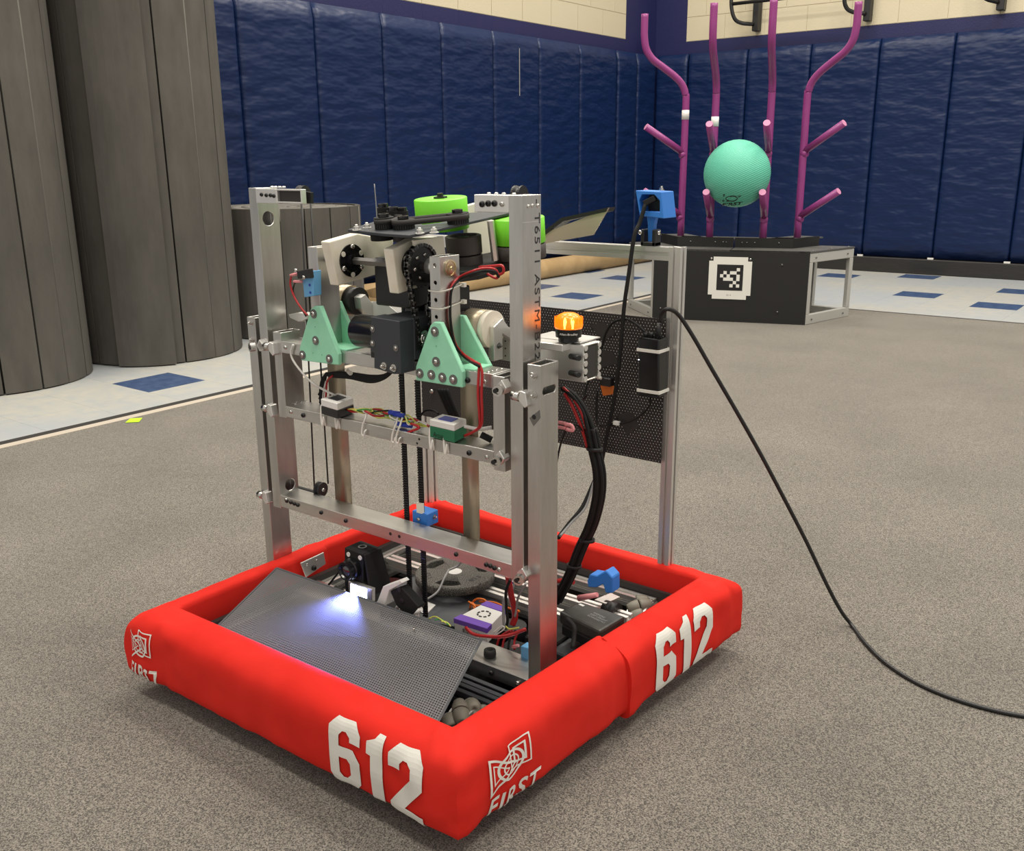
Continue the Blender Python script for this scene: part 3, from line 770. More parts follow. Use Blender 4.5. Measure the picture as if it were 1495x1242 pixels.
# seam flaps where the two pieces meet
def flap(bmp, i, t0, t1, nm, parent):
    b = B(); vs = []; fs = []; m = NOUT+2
    for k in range(4):
        for j in range(m): vs.append(bmp.pt(i, t0+(t1-t0)*k/3, prof[j], .0045))
    for r in range(3):
        for j in range(m-1): fs.append((r*m+j, r*m+j+1, (r+1)*m+j+1, (r+1)*m+j))
    b.add(vs, fs, True); o = b.mk(nm, M['red'], parent); md = o.modifiers.new('s', 'SOLIDIFY'); md.thickness = .004; md.offset = -1
G6 = ([(0,.15),(.15,0),(.50,0),(.65,.15),(.65,.47),(.50,.61),(.22,.61),(.22,.76),(.29,.83),(.36,.83),(.43,.76),(.43,.70),(.65,.70),(.65,.85),(.50,1),(.15,1),(0,.85)], [[(.22,.22),(.22,.45),(.37,.45),(.43,.39),(.43,.22),(.36,.16),(.29,.16)]])
G1 = ([(.10,0),(.34,0),(.34,1),(.21,1),(.16,.92),(0,.85),(0,.68),(.10,.68)], [])
G2 = ([(0,0),(.66,0),(.66,.17),(.31,.17),(.66,.54),(.66,.85),(.51,1),(.15,1),(0,.85),(0,.67),(.22,.67),(.22,.76),(.29,.83),(.37,.83),(.44,.76),(.44,.62),(0,.15)], [])
def num612():
    out = []; x = 0
    for (o, h), adv in ((G6, .79), (G1, .46), (G2, .66)):
        out.append(([(a+x, b_) for a, b_ in o], [[(a+x, b_) for a, b_ in q] for q in h])); x += adv
    return poly2d(out)
AH = arc[-1]
def xt(px, py):  # distance along the front segment of the front bumper
    p = at(px, py, y=.884); return (p - bf.seg[1][0]).dot(bf.seg[1][2])
# the front bumper's numbers
bm = num612(); fitbm(bm, xt(485, 1095)+.006, xt(617, 1150)+.007, .002, .124); bf.put(bm, 1, 'number_print', M['white_print'], bfo, lambda x: x)
def yt(px, py, seg, xv):
    p = at(px, py, x=xv); return (p - seg[0]).dot(seg[2])
bm = num612(); fitbm(bm, yt(963, 975, bb.seg[0], -.715)+.008, yt(1040, 925, bb.seg[0], -.705)+.01, .001, .126); bb.put(bm, 0, 'number_print', M['white_print'], bbo, lambda x: x)
def emblem():
    ring = [(.50+.31*math.cos(a*PI/16), .50+.31*math.sin(a*PI/16)) for a in range(32)]
    ring2 = [(.50+.20*math.cos(a*PI/16), .50+.20*math.sin(a*PI/16)) for a in range(32)]
    tri = [(.0,.90),(.0,.02),(.62,.48)]; tri2 = [(.09,.70),(.09,.24),(.42,.48)]
    sqr = [(.50,.34),(.98,.30),(.98,.98),(.46,.98)]; sq2 = [(.60,.46),(.86,.42),(.86,.84),(.58,.84)]
    return poly2d([strip(ring, .055), strip(ring2, .03), strip(tri, .05), strip(tri2, .028), strip(sqr, .035), strip(sq2, .045)])
def logo(bmp, i, t0, t1, nm, par, h0=.002, h1=.110):
    bm = text2d('FIRST', 1, .22, .018, 1.12); fitbm(bm, t0, t1, h0, h0+.036); bmp.put(bm, i, 'letter_print', M['white_print'], par, lambda x: x)
    bm = emblem(); fitbm(bm, t0+.003, t0+(t1-t0)*.80, h0+.040, h1); bmp.put(bm, i, 'emblem_print', M['white_print'], par, lambda x: x)
logo(bf, 2, yt(711, 1178, bf.seg[2], -.765)-.0, yt(787, 1100, bf.seg[2], -.755), 'logo', bfo)
logo(bf, 1, -BW+.004, xt(236, 975)+.014, 'logo', bfo)
# wooden bumper backing, carried down to block lamp light leaking under the bumpers
for (x0,x1,y0,y1) in [(-1.512,-1.500,.965,1.645),(-.838,-.828,.965,1.30),(-1.50,-.84,.956,.964),(-1.50,-.80,1.646,1.654)]:
    B().box(x0,x1,y0,y1,.034,.125).mk('backing_board', M['darkrub'], rb)

# ---- chassis ---------------------------------------------------------
B().box(-1.508,-.83,.962,1.65,.030,.036).mk('belly_pan', M['blackrub'], rb)  # base pan, widened to the bumpers to keep light off the floor below
ch = []
def ext(name, p0, p1, up=(0,0,1), size=.0254, par=None): return B().extr(p0, p1, up, size).mk(name, M['alubright'], par or rb)
ext('frame_rail', (-1.492,.985,.098), (-1.492,1.64,.098)); ext('frame_rail', (-1.492,.985,.066), (-1.492,1.64,.066))
ext('frame_rail', (-.853,.985,.075), (-.853,1.64,.075))
ext('frame_rail', (-1.48,1.63,.098), (-.86,1.63,.098))
ext('cross_rail', (-1.478,1.475,.095), (-.868,1.475,.095)); ext('cross_rail', (-1.478,1.545,.095), (-.868,1.545,.095))
for y_ in (1.150, 1.178): B().extr((-1.478,y_,.080), (-.868,y_,.080)).mk('cross_rail', M['slate'], rb)
B().box(-1.478,-.866,1.50,1.52,.045,.05).mk('gap_plate', M['blackrub'], rb)
bx = B().rtube(-1.50,-.845,1.205,1.272,.092,.118,'x'); bbar = bx.mk('base_bar', M['alux'], rb, bev=.001)
kn = B().lathe((-.985,1.232,.118), ZP, [(0,.011),(.004,.012),(.013,.011),(.014,.006),(.008,.005),(.008,0)], 18).mk('rubber_knob', M['blackrub'], bbar)
bolt((-.90,1.2045,.105), YM, bbar); bolt((-.96,1.2045,.105), YM, bbar, M['black'])
# dark sheet and small trays on the deck
B().prism([at(*q, z=.088) for q in [(545,872),(600,905),(680,920),(742,890),(706,860),(620,836)]], (0,0,.004)).mk('deck_sheet', M['greysheet'], rb)
B().prism([at(*q, z=.075) for q in [(690,975),(780,1010),(830,960),(745,935)]], (0,0,.004)).mk('deck_sheet', M['blackrub'], rb)
B().box(-1.10,-1.0,1.03,1.13,.045,.07).mk('motor_mount', M['slate'], rb, bev=.003)

# gusset angle on the left rail
ag = B().prism([at(*q, x=-1.497) for q in [(439,822),(473,806),(476,823),(447,843)]], (-.003,0,0)).mk('angle_bracket', M['alubright'], rb, bev=.001)
for q, k_ in (((458,829),1.2),((448,824),.6),((462,818),.6)): bolt(at(*q, x=-1.4965), XP, ag, M['black'] if k_ > 1 else None, k_)
# mecanum wheels
def wheel(x, y, hand):
    hub = B(); c = V((x, y, .0635))
    for sx in (-.017, .017): hub.lathe(c+V((sx-.002,0,0)), XP, [(0,.010),(0,.043),(.004,.043),(.004,.010)], 24, False, False)
    hub.cyl(c-V((.024,0,0)), c+V((.024,0,0)), .012, 16)
    h = hub.mk('mecanum_wheel', M['alubright'], rb, origin=c)
    for k in range(8):
        t = 2*PI*k/8 + .25; rd = V((0, math.cos(t), math.sin(t))); tg_ = V((0, -math.sin(t), math.cos(t)))
        ax = (tg_ + V((hand,0,0))).normalized(); o = c + rd*.0395
        L_ = .025
        for sg in (-1, 1):
            b = B().lathe(o+ax*sg*.0012, ax*sg, [(0,.0148),(.004,.0156),(L_*.55,.014),(L_*.95,.0105),(L_,.008),(L_,.004),(L_*.9,.003),(L_*.9,0)], 14)
            b.mk('roller', M['roller'], h)
for x, y, hd in ((-.925,1.085,1),(-.878,1.612,-1),(-1.43,1.085,-1),(-1.43,1.59,1)): wheel(x, y, hd)
# perforated ramp
B_l = at(318, 925, y=.955); B_r = at(632, 1056, y=.962); T_l = at(404, 829, y=1.163); T_r = at(703, 934, y=1.163)
B_l.z = B_r.z = .140; B_l.x = -1.445; B_r.x = at(634, 1052, y=.966).x
rp = uvplane('perforated_ramp', M['perfgrey'], [B_l, B_r, T_r, T_l], rb, thick=.002)
for a, b_ in ((B_l, T_l), (B_r, T_r), (T_l, T_r)):
    d = (b_-a).normalized(); nrm = (B_r-B_l).cross(T_l-B_l).normalized(); s_ = nrm.cross(d)*.0022
    B().prism([a-s_, a+s_, b_+s_, b_-s_], nrm*.0006).mk('sheet_edge', M['greysheet'], rp)
bolt(at(691, 939, y=1.157)+V((0,0,.001)), (0,-.1,1), rp, None, .8)
bolt(at(604, 918, y=1.13), (0,-.1,1), rp, None, .5)

# ---- elevator ----------------------------------------------------------
Y0, Y1 = 1.200, 1.2508
def post(name, x0, x1, z0, z1, m='alu'): return B().rtube(x0, x1, Y0, Y1, z0, z1, 'z')
po_r = post('outer_post', -.874, -.848, .08, .690).mk('outer_post', M['alu'], rb)
cut(po_r, B().prism([(-.86, 1.225+(.0125 if abs(a)<PI/2-.01 or abs(a)>1.5*PI+.01 else -.0125)+.0062*math.cos(a), .646+.0062*math.sin(a)+(.0125 if abs(a)<PI/2-.01 or abs(a)>1.5*PI+.01 else -.0125)*.0) for a in [2*PI*(k+.5)/20 for k in range(20)]], (.03,0,0)))
po_l = post('outer_post', -1.578, -1.553, .08, .703).mk('outer_post', M['alu'], rb)
st_r = post('stage_post', -.909, -.883, .305, .952).mk('stage_post', M['alu'], rb)
st_l = post('stage_post', -1.541, -1.516, .302, .957).mk('stage_post', M['alu'], rb)
cut(st_l, B().cyl((-1.53,1.2235,.8985),(-1.50,1.2235,.8985),.0135,24).cyl((-1.53,1.229,.348),(-1.50,1.229,.348),.0125,24))
ca_r = post('carriage_post', -.945, -.921, .498, .662).mk('carriage_post', M['alu'], rb)
ca_l = post('carriage_post', -1.500, -1.477, .505, .680).mk('carriage_post', M['alu'], rb)
for o in (po_r, po_l, st_r, st_l, ca_r, ca_l):
    b_ = o.modifiers.new('bevel', 'BEVEL'); b_.width = .0009; b_.segments = 1; b_.limit_method = 'ANGLE'
low = B().rtube(-1.516,-.909,Y0,Y1,.307,.333,'x').mk('lower_crossbar', M['alux'], rb, bev=.0008)
mid = B().rtube(-1.477,-.945,Y0,Y1,.508,.531,'x').mk('middle_crossbar', M['alux'], rb, bev=.0008)
top = B().rtube(-1.477,-.945,Y0,Y1,.640,.664,'x').mk('upper_crossbar', M['alux'], rb, bev=.0008)
def onY(px, py, y=Y0): return at(px, py, y=y)
for q in [(419,731),(425,733),(430,735),(435,737),(469,748),(505,760),(666,809),(710,824),(716,826),(722,829)]: bolt(onY(*q), YM, low, M['black'], .85)
for q in [(418,729),(729,831)]: bolt(onY(*q), YM, low, None, .8)
for q in [(570,779),(583,783)]: dup('hole', f_hole, M['black'], onY(*q), YM, low, .8)
for q in [(425,601),(711,667)]: bolt(onY(*q), YM, mid, None, .8)
for q in [(443,606),(685,661)]: bolt(onY(*q), YM, mid, M['black'], .95)
for q in [(612,641),(609,647)]: dup('hole', f_hole, M['black'], onY(*q), YM, mid, .55)
for q in [(417,507)]: bolt(onY(*q), YM, top, None, .8)
bolt(onY(683,555), YM, top, M['black'], .95); bolt(onY(708,557), YM, top, None, .8)
for q in [(431,590),(440,588),(447,586)]:
    bolt(at(*q, z=.531), ZP, mid, None, .5)
for q in [(716,537),(722,535),(728,533),(735,532)]: bolt(at(q[0]-3, q[1]+7, z=.664), ZP, top, None, .55)
bolt((-.868+.004,Y0,.674), YM, po_r, M['steel'], .9)
for z in (.672, .640): nut((-.861,Y0,z), YM, po_r, None, 1.0)
dup('hole', f_hole, M['black'], (-.8605,Y0,.604), YM, po_r, 1.0)
for z in (.692, .657): nut((-1.566,Y0,z), YM, po_l, None, .9)
B().prism([onY(*q, y=Y0-.0003) for q in [(773,610),(788,598),(789,610),(779,622)]], (0,-.0003,0)).mk('tape_patch', M['washer'], po_r)
# top brackets on the stage posts
def topbr(par, x0, x1, open_, zt, xs_, nbl):
    b = B().rtube(x0, x1, Y0-.004, Y0+.0, zt-.030, zt, 'x') if 0 else None
br = B().box(-.978,-.909,Y0,Y0+.022,.925,.952).mk('top_bracket', M['alubright'], rb, bev=.0008)
for q in [(704,298),(713,297),(722,297)]: bolt(onY(*q), YM, br, M['black'], 1.0)
bolt(onY(733,298), YM, br, None, .8)
br = B().box(-1.512,-1.452,Y0-.006,Y0,.929,.956).mk('top_bracket', M['alubright'], rb, bev=.0008)
for q in [(382,284),(389,285),(395,285),(400,286)]: bolt(onY(*q, y=Y0-.006), YM, br, M['black'], .75)
xq = at(440,286,y=Y0-.006).x
br = B().rtube(-1.452,xq,Y0-.006,Y0+.006,.930,.956,'y').mk('top_bracket', M['alubright'], rb, bev=.0006)
B().box(-1.449,xq-.003,Y0+.0,Y0+.004,.933,.953).mk('bracket_web', M['darkrub'], br)
for x in (-1.50,-1.49,-1.478,-1.466): bolt((x,1.225,.957), ZP, st_l, M['alubright'], .8)
for x in (-.965,-.95,-.935,-.915): bolt((x,1.222,.952), ZP, st_r, M['alubright'], .7)
for q in [(771,301),(777,300),(785,300)]:
    bolt(at(*q, x=-.883), XP, st_r, M['alubright'], .55)
# stamped lettering running down the right stage post
bm = text2d('- T6511 ASTM-B221', 1, 0, 0, 1.15)
fitbm(bm, 0, .268, 0, .0135)
put2d(bm, planefn((-.8826, 1.2335, .945), (0,0,-1), (0,1,0)), 'stamped_lettering', M['stamp'], st_r)
B().box(-.8828,-.8826,Y0+.001,Y1-.001,.9105,.9112).mk('scribe_line', M['alubright'], st_r)
# cord pulleys and cords
def pulley(c, ax, r, name='cord_pulley', par=None, wd=.010, m=None):
    c = V(c); ax = V(ax).normalized()
    return B().lathe(c-ax*wd/2, ax, [(0,.003),(0,r),(wd*.22,r),(wd*.4,r*.78),(wd*.6,r*.78),(wd*.78,r),(wd,r),(wd,.003)], 26, False, False).mk(name, m or M['black'], par or rb)
for i, (px, py, yy) in enumerate([(442, 283, 1.222), (468, 714, 1.262)]):
    c = at(px, py, y=yy); pu = pulley(c, (1,.15,0), .0155, wd=.014); bolt(c+V((.007,0,0)), XP, pu, None, .9)
B().prism([at(*q_, y=1.212) for q_ in [(441,279),(454,281),(454,297),(441,296)]], (0,.006,0)).mk('pulley_mount', M['black'], rb)
c = at(758, 286, y=1.262); pulley(c, (1,.1,0), .0165, wd=.016)
c2 = at(468,714,y=1.275); B().box(-1.55+.0,c2.x,1.262,1.27,c2.z-.012,c2.z-.004).mk('pulley_arm', M['black'], rb)
for a, b_ in [((440,296),(459,712)), ((453,288),(479,706))]:
    B().cyl(at(*a, y=1.25), at(*b_, y=1.275), .0017, 6).mk('lift_cord', M['black'], rb)
# guide bearings clamped between the stages
def bearing(px, py, y, m=1.0, side=1):
    c = at(px, py, y=y)
    blk = B().prism([c+V((side*-.004,-.002,.013))*m, c+V((side*-.016,-.002,.002))*m, c+V((side*-.014,-.002,-.010))*m, c+V((side*-.002,-.002,-.012))*m, c+V((side*.006,-.002,.0))*m], (0,.018,0)).mk('bearing_block', M['alubright'], rb, bev=.0012)
    B().lathe(c+V((side*-.001,-.012,-.001)), (side*.35,-1,0), [(0,.009),(.010,.009),(.010,.0055),(.007,.005),(.007,0)], 18, False).mk('guide_roller', M['steel'], blk)
    B().lathe(c+V((side*-.001,-.0225,-.001)), (side*.35,-1,0), [(0,.004),(.0012,.004)], 10, False).mk('roller_screw', M['black'], blk)
bearing(736,566,Y0-.006); bearing(733,669,Y0-.006); bearing(766,840,Y0-.006)
def bearing2(px, py, y, s):
    c = at(px, py, y=y)
    blk = B().prism([c+V((s*.006,0,.012)), c+V((s*.016,0,.010)), c+V((s*.020,0,-.012)), c+V((s*.014,0,-.016)), c+V((s*0,0,-.003))], (0,.016,0)).mk('bearing_block', M['alubright'], rb, bev=.001)
    B().cyl(c+V((-s*.012,.004,.001)), c+V((s*.002,.004,.0)), .0075, 16).mk('guide_roller', M['steel'], blk)
bearing2(755,580,Y0-.010,1); bearing2(390,507,Y0-.012,1); bearing2(388,597,Y0-.010,1); bearing2(381,724,Y0-.010,1)
bearing(378,504,Y0-.008,1.0,-1)
# constant force springs
def spring(px0, px1, py0, py1, y, spool, r, lx):
    a = at(px0, py0, y=y); b_ = at(px1, py0, y=y); z1 = at(px0, py1, y=y).z; n = 8; vs = []; fs = []
    cz = spool.z; x0 = a.x; x1 = b_.x
    path = [(y, z1), (y-.003, z1+(cz-z1)*.5), (y, cz-.005)] + [(spool.y - r*math.cos(t) , cz + r*math.sin(t)) for t in [k*PI/8 for k in range(0, 13)]]
    path[2] = (spool.y-r, cz-.01); path[1] = ((y+spool.y-r)/2, (z1+cz)/2)
    for (yy, zz) in path: vs += [(x0, yy, zz), (x1, yy, zz)]
    fs = [(2*k, 2*k+1, 2*k+3, 2*k+2) for k in range(len(path)-1)]
    o = B().add(vs, fs, True).mk('spring_strip', M['springtan'], rb); md = o.modifiers.new('s', 'SOLIDIFY'); md.thickness = .0008
    B().cyl((x0,spool.y,spool.z),(x1,spool.y,spool.z),r-.0006,28).mk('spring_coil', M['brass'], rb)
    return x0, x1
YS = 1.262
sp1 = at(545,452,y=1.30); sp2 = at(722,478,y=1.33)
x0, x1 = spring(488, 512, 700, 742, YS, V((0, 1.292, .742)), .030, 0)
B().cyl((x1,1.292,.742),(x1+.020,1.292,.742),.027,26).mk('spool_hub', M['black'], rb)
sb = B().prism([V((x1+.020,1.277,.752)), V((x1+.020,1.292,.757)), V((x1+.020,1.345,.70)), V((x1+.020,1.325,.695)), V((x1+.020,1.28,.73))], (.018,0,0)).mk('spool_bracket', M['alubright'], rb, bev=.001)
x0, x1 = spring(675, 699, 700, 788, YS, V((0, 1.296, .718)), .034, 0)
B().cyl((x1,1.296,.718),(x1+.012,1.296,.718),.033,28).mk('spool_hub', M['hdpe'], rb)
sb = B().prism([V((x1+.012,1.284,.725)), V((x1+.012,1.309,.737)), V((x1+.012,1.356,.69)), V((x1+.012,1.356,.682)),V((x1+.012,1.309,.71)), V((x1+.012,1.309,.664)), V((x1+.012,1.284,.664))], (.010,0,0)).mk('spool_bracket', M['alubright'], rb, bev=.001)
nut((x1+.022,1.297,.69), XP, sb, M['washer'], .8)
# toothed belts
def belt(px, pyt, pyb, y, wpx, side):
    a = at(px, pyt, y=y); b_ = at(px, pyb, y=y); xw = .0115
    zt, zb = at(px, pyt, y=y).z, at(px, pyb, y=y).z; x = at(px, (pyt+pyb)/2, y=y).x
    o = B().box(x-xw/2, x+xw/2, y, y+.0022, zb, zt).mk('drive_belt', M['blackrub'], rb)
    tb_ = B(); z = zb
    while z < zt: tb_.box(x-xw/2, x+xw/2, y+.0022 if side > 0 else y-.0018, y+.004 if side > 0 else y, z, z+.0025); z += .005
    t = tb_.mk('belt_teeth', M['black'], o); t['kind'] = 'stuff'; return x, zt
bx1, _ = belt(592, 540, 874, 1.262, 12, -1)
bx2, _ = belt(615, 556, 898, 1.262, 12, -1)
cl = B().box(bx2-.022, bx2+.016, 1.258, 1.292, .325, .352).mk('belt_clamp', M['blueprint'], rb, bev=.0015)
bolt((bx2-.004,1.2575,.338), YM, cl, None, .8); nut((bx2+.0162,1.28,.340), XP, cl, None, .7)
B().box(bx2-.0065, bx2+.0065, 1.2545, 1.262, .352, .372).mk('belt_tape', M['hdpe'], rb)

# ---- carriage arms, gussets ---------------------------------------------
arm_r = B().rtube(-1.077,-1.054,Y0,Y1,.655,.850,'z').mk('arm_post', M['alu'], rb)
h_ = B()
for z in (.835,.806,.777,.748): h_.cyl((-1.0655,1.19,z),(-1.0655,1.21,z),.0036,10)
cut(arm_r, h_); b_ = arm_r.modifiers.new('bevel', 'BEVEL'); b_.width = .0009; b_.limit_method = 'ANGLE'
arm_l = B().rtube(-1.381,-1.355,Y0,Y1,.655,.852,'z').mk('arm_post', M['alu'], rb); b_ = arm_l.modifiers.new('bevel', 'BEVEL'); b_.width = .0009; b_.limit_method = 'ANGLE'
YG = Y0-.010
def gusset(pts, bolts, dots, y=YG, th=.0098):
    g = B().prism([at(*q, y=y) for q in pts], (0,th,0)).mk('corner_gusset', M['mint'], rb, bev=.0012)
    for q in bolts: wbolt(at(*q, y=y), YM, g, .92)
    for q in dots: dup('hole', f_hole, M['mintshade'], at(*q, y=y), YM, g, .35)
    return g
gusset([(440,526),(437,508),(453,452),(458,447),(467,447),(494,517),(494,533)], [(458,458),(461,497),(442,518),(481,524)], [(460,477),(457,515),(470,518)])
gusset([(607,555),(607,535),(628,475),(633,470),(643,471),(675,543),(675,566)], [(635,484),(637,528),(613,545),(630,547),(646,551),(662,554)], [(637,505)])
# rear gussets
def rgus(x0, x1, xa, xb, zt):
    B().prism([(x0,Y1,.640),(x1,Y1,.640),(x1,Y1,.660),(xb,Y1,zt),(xa,Y1,zt),(x0,Y1,.660)], (0,.010,0)).mk('corner_gusset', M['mint'], rb, bev=.0012)
rgus(-1.428,-1.312,-1.384,-1.360,.745); rgus(-1.112,-.990,-1.078,-1.048,.745)
B().box(-1.355,-1.290,Y0,Y1,.6643,.6665).mk('gusset_reflection', M['mint'], rb)  # mint slab stands in for the gusset's reflection on the bar
B().box(-1.025,-.985,Y0,Y1,.6643,.6665).mk('gusset_reflection', M['mint'], rb)  # painted reflection of the right gusset, also a thin mint slab
# bearing in the right arm and the zip ties round it
bc_ = V((-1.0538,1.2255,.829)); PV = (1.2255, .829)
bg = B().lathe(bc_, XP, [(0,.0145),(.003,.0145),(.003,.0115),(.0015,.011),(.0015,.008),(.0035,.008),(.0035,.0035),(.006,.003),(.006,0)], 26, False).mk('shaft_bearing', M['brass'], arm_r)
for z in (.793,.764):
    t = B().tube([(-1.0795,1.1985,z-.001),(-1.065,1.1972,z-.002),(-1.0515,1.1985,z-.001),(-1.0485,1.225,z+.002),(-1.0515,1.2525,z+.005)], (.0010,.0026), 8, 5).mk('cable_tie', M['whitetie'], arm_r)
    B().box(-1.054,-1.046,1.252,1.259,z+.0015,z+.0085).mk('tie_head', M['whitetie'], arm_r)

# ---- gearbox and motor on the upper bar -----------------------------------
gx0, gx1 = -1.215, -1.133
gb = B(); gb.prism([at(*q, y=1.165) for q in [(541,462),(583,469),(585,546),(574,546),(546,537),(546,515),(541,513)]], (0,.036,0))
gb = gb.mk('gearbox_plate', M['slate'], rb, bev=.001)
p = at(541,462,y=1.165); q = at(583,469,y=1.165)
hs = B().box(p.x, q.x, 1.2, 1.275, .667, .741).mk('gearbox', M['slate'], rb, bev=.0015)
c = at(603,495,x=q.x+.002); B().lathe((q.x,1.222,.703), XP, [(0,.026),(.002,.026)], 4, False).mk('output_plate', M['black'], rb)
B().lathe((q.x+.002,1.222,.703), XP, [(0,.014),(.003,.014),(.003,.010),(.0045,.009),(.0045,0)], 22, False).mk('output_bearing', M['steel'], rb)
for pp in [(544,480),(544,501),(578,508)]: wbolt(at(*pp, y=1.165), YM, gb, .62)
for pp in [(561,534),(575,537)]: nut(at(*pp, y=1.165), YM, gb, None, 1.0)
mc = V((p.x, 1.205, .706)); b = B().lathe(mc, (-1,0,0), [(0,.030),(.008,.0305),(.010,.030),(.070,.030),(.074,.027),(.074,0)], 32)
mo = b.mk('motor', M['blackgloss'], rb)
def cylfn(c, r, th0): return lambda x, y: V((c.x - y, c.y - r*math.cos(th0+x/r), c.z + r*math.sin(th0+x/r)))
bm = text2d('NEO', 1, 0, .02); fitbm(bm, -.013, .013, .032, .040); put2d(bm, lambda x, y: V((mc.x-.044-(.036-y), mc.y-.0294*math.cos(.1-x/.029), mc.z+.0294*math.sin(.1-x/.029))), 'printed_letters', M['white'], mo)
B().box(p.x-.022, p.x-.001, 1.182, 1.215, .6645, .682).mk('motor_foot', M['black'], rb, bev=.001)

# ---- wrist assembly, pitched upwards towards the back ---------------------
PA = .09; ca, sa = math.cos(PA), math.sin(PA)
def Q(x, s, t): return V((x, PV[0]+s*ca-t*sa, PV[1]+s*sa+t*ca))
AX = V((0, ca, sa)); UPW = V((0, -sa, ca))
def qat(px, py, t):   # pixel on the pitched plane at height t above the shaft
    return atp(px, py, Q(0, 0, t), UPW)
# hdpe side blocks
def blk_poly(xface, pts, th, nm='side_block'):
    return B().prism([at(*q, x=xface) for q in pts], (-th,0,0)).mk(nm, M['hdpe'], rb, bev=.002, seg=2)
xa = -1.292
wl_ = blk_poly(xa, [(480,353),(494,417),(570,395),(575,350),(522,341)], .022)
xb = -1.138
wr_ = blk_poly(xb, [(573,364),(582,429),(622,416),(650,398),(640,345),(604,349)], .022)
hubp = V((xa, PV[0], PV[1]))
def hub(x, par):
    h = B().lathe((x,PV[0],PV[1]), XP, [(0,.030),(.003,.030),(.003,.022),(.0025,.021),(.0025,.013),(.010,.012),(.010,.0)], 28, False).mk('hub_flange', M['blackgloss'], par)
    for k in range(6):
        a = k*PI/3+.5; pp = V((x+.003, PV[0]+.0255*math.cos(a), PV[1]+.0255*math.sin(a)))
        if k % 2: bolt(pp, XP, par, None, .95)
        else: B().lathe(pp, XP, [(0,.005),(.0008,.005)], 10, False).mk('flange_slot', M['hdpe'], par)
hub(xa, wl_); hub(xb, wr_)
B().lathe((-1.38,PV[0],PV[1]), XP, [(0,.0075),(.327,.0075)], 6, False).mk('hex_shaft', M['washer'], rb)
B().cyl((-1.100,PV[0],PV[1]),(-1.0775,PV[0],PV[1]),.0145,24).mk('shaft_collar', M['alubright'], rb)
spk = B(); n = 22
pr = []
for k in range(n*2):
    a = PI*k/n; r_ = .0375 if k % 2 else .0335; pr.append(V((-1.121, PV[0]+r_*math.cos(a), PV[1]+r_*math.sin(a))))
spk.prism(pr, (.004,0,0)); spk = spk.mk('sprocket', M['black'], rb)
for k in range(6):
    a = k*PI/3+.2; bolt((-1.1169, PV[0]+.020*math.cos(a), PV[1]+.020*math.sin(a)), XP, spk, None, .75)
# roller chain: links along a loop round both sprockets
sc2 = V((-1.119, 1.222, .703)); R1, R2 = .0365, .0125
B().cyl((-1.143,1.222,.703),(-1.11,1.222,.703),.006,10).mk('output_shaft', M['steel'], rb)
B().cyl((-1.122,1.222,.703),(-1.116,1.222,.703),.0105,14).mk('small_sprocket', M['black'], rb)
loop = []
for k in range(0, 25): a = -.0 + PI*k/24; loop.append((PV[0]+R1*math.cos(a), PV[1]+R1*math.sin(a)))
nn_ = 14
for k in range(1, nn_): t = k/nn_; loop.append((PV[0]-R1+(R1-R2)*t*.98, PV[1]+(sc2.z-PV[1])*t))
for k in range(0, 9): a = PI+PI*k/8; loop.append((sc2.y+R2*math.cos(a), sc2.z+R2*math.sin(a)))
for k in range(1, nn_): t = k/nn_; loop.append((sc2.y+R2+(R1-R2)*t, sc2.z+(PV[1]-sc2.z)*t))
# resample
P2 = [V((0, a, b_)) for a, b_ in loop]; P2.append(P2[0]); d = [0]
for a, b_ in zip(P2, P2[1:]): d.append(d[-1]+(b_-a).length)
nl = int(d[-1]/.0066); nl -= nl % 2; pts = []
for k in range(nl):
    s_ = d[-1]*k/nl; i = max(j for j in range(len(d)) if d[j] <= s_+1e-9); i = min(i, len(P2)-2)
    t = (s_-d[i])/max(1e-9, d[i+1]-d[i]); pts.append(P2[i].lerp(P2[i+1], t))
chn = None
for k in range(nl):
    a, b_ = pts[k], pts[(k+1) % nl]; c = (a+b_)/2; dr = (b_-a).normalized(); ndr = V((1,0,0)).cross(dr)
    b = B(); hw_ = .0052 if k % 2 else .0040
    for sx in (-1, 1): b.obox(V((-1.119+sx*hw_, c.y, c.z)), dr, ndr, XP, .0088, .0052, .0009)
    b.cyl((-1.119-hw_-.0006, a.y, a.z), (-1.119+hw_+.0006, a.y, a.z), .0019, 8)
    if chn is None:
        chn = b.mk('roller_chain', M['blackgloss'], rb)
    else: b.mk('chain_link', M['blackgloss'] if k % 2 else M['washer'], chn)
# top plate
TP = .0585
pp = [qat(508,339,TP), qat(560,345,TP), qat(596,347.5,TP), qat(612,345,TP), qat(650,336,TP), qat(745,314,TP)]
xe = pp[0].x
far1 = Q(pp[-1].x, (pp[-1]-V((0,PV[0],PV[1]))).dot(AX), TP)
sfar = (pp[-1]-V((0,PV[0],PV[1]))).dot(AX)
pl = pp + [qat(745,310.5,TP), qat(700,313,TP), qat(664,317,TP), qat(643,329,TP), qat(618,332,TP), qat(600,322,TP), qat(548,327,TP)]
plate = B().prism(pl, UPW*.005).mk('top_plate', M['slate'], rb, bev=.0008)
TU = TP+.005
low_pl = B().prism([Q(-1.285,-.0,-.075+.0),Q(-1.05,.03,-.035),Q(-1.02,.30,-.035),Q(-1.28,.30,-.035)], UPW*.004)
for (px, py) in [(521,336),(536,333),(613,341),(634,340)]:
    c = qat(px, py, TU); nut(c, UPW, plate, M['alubright'], 1.15)
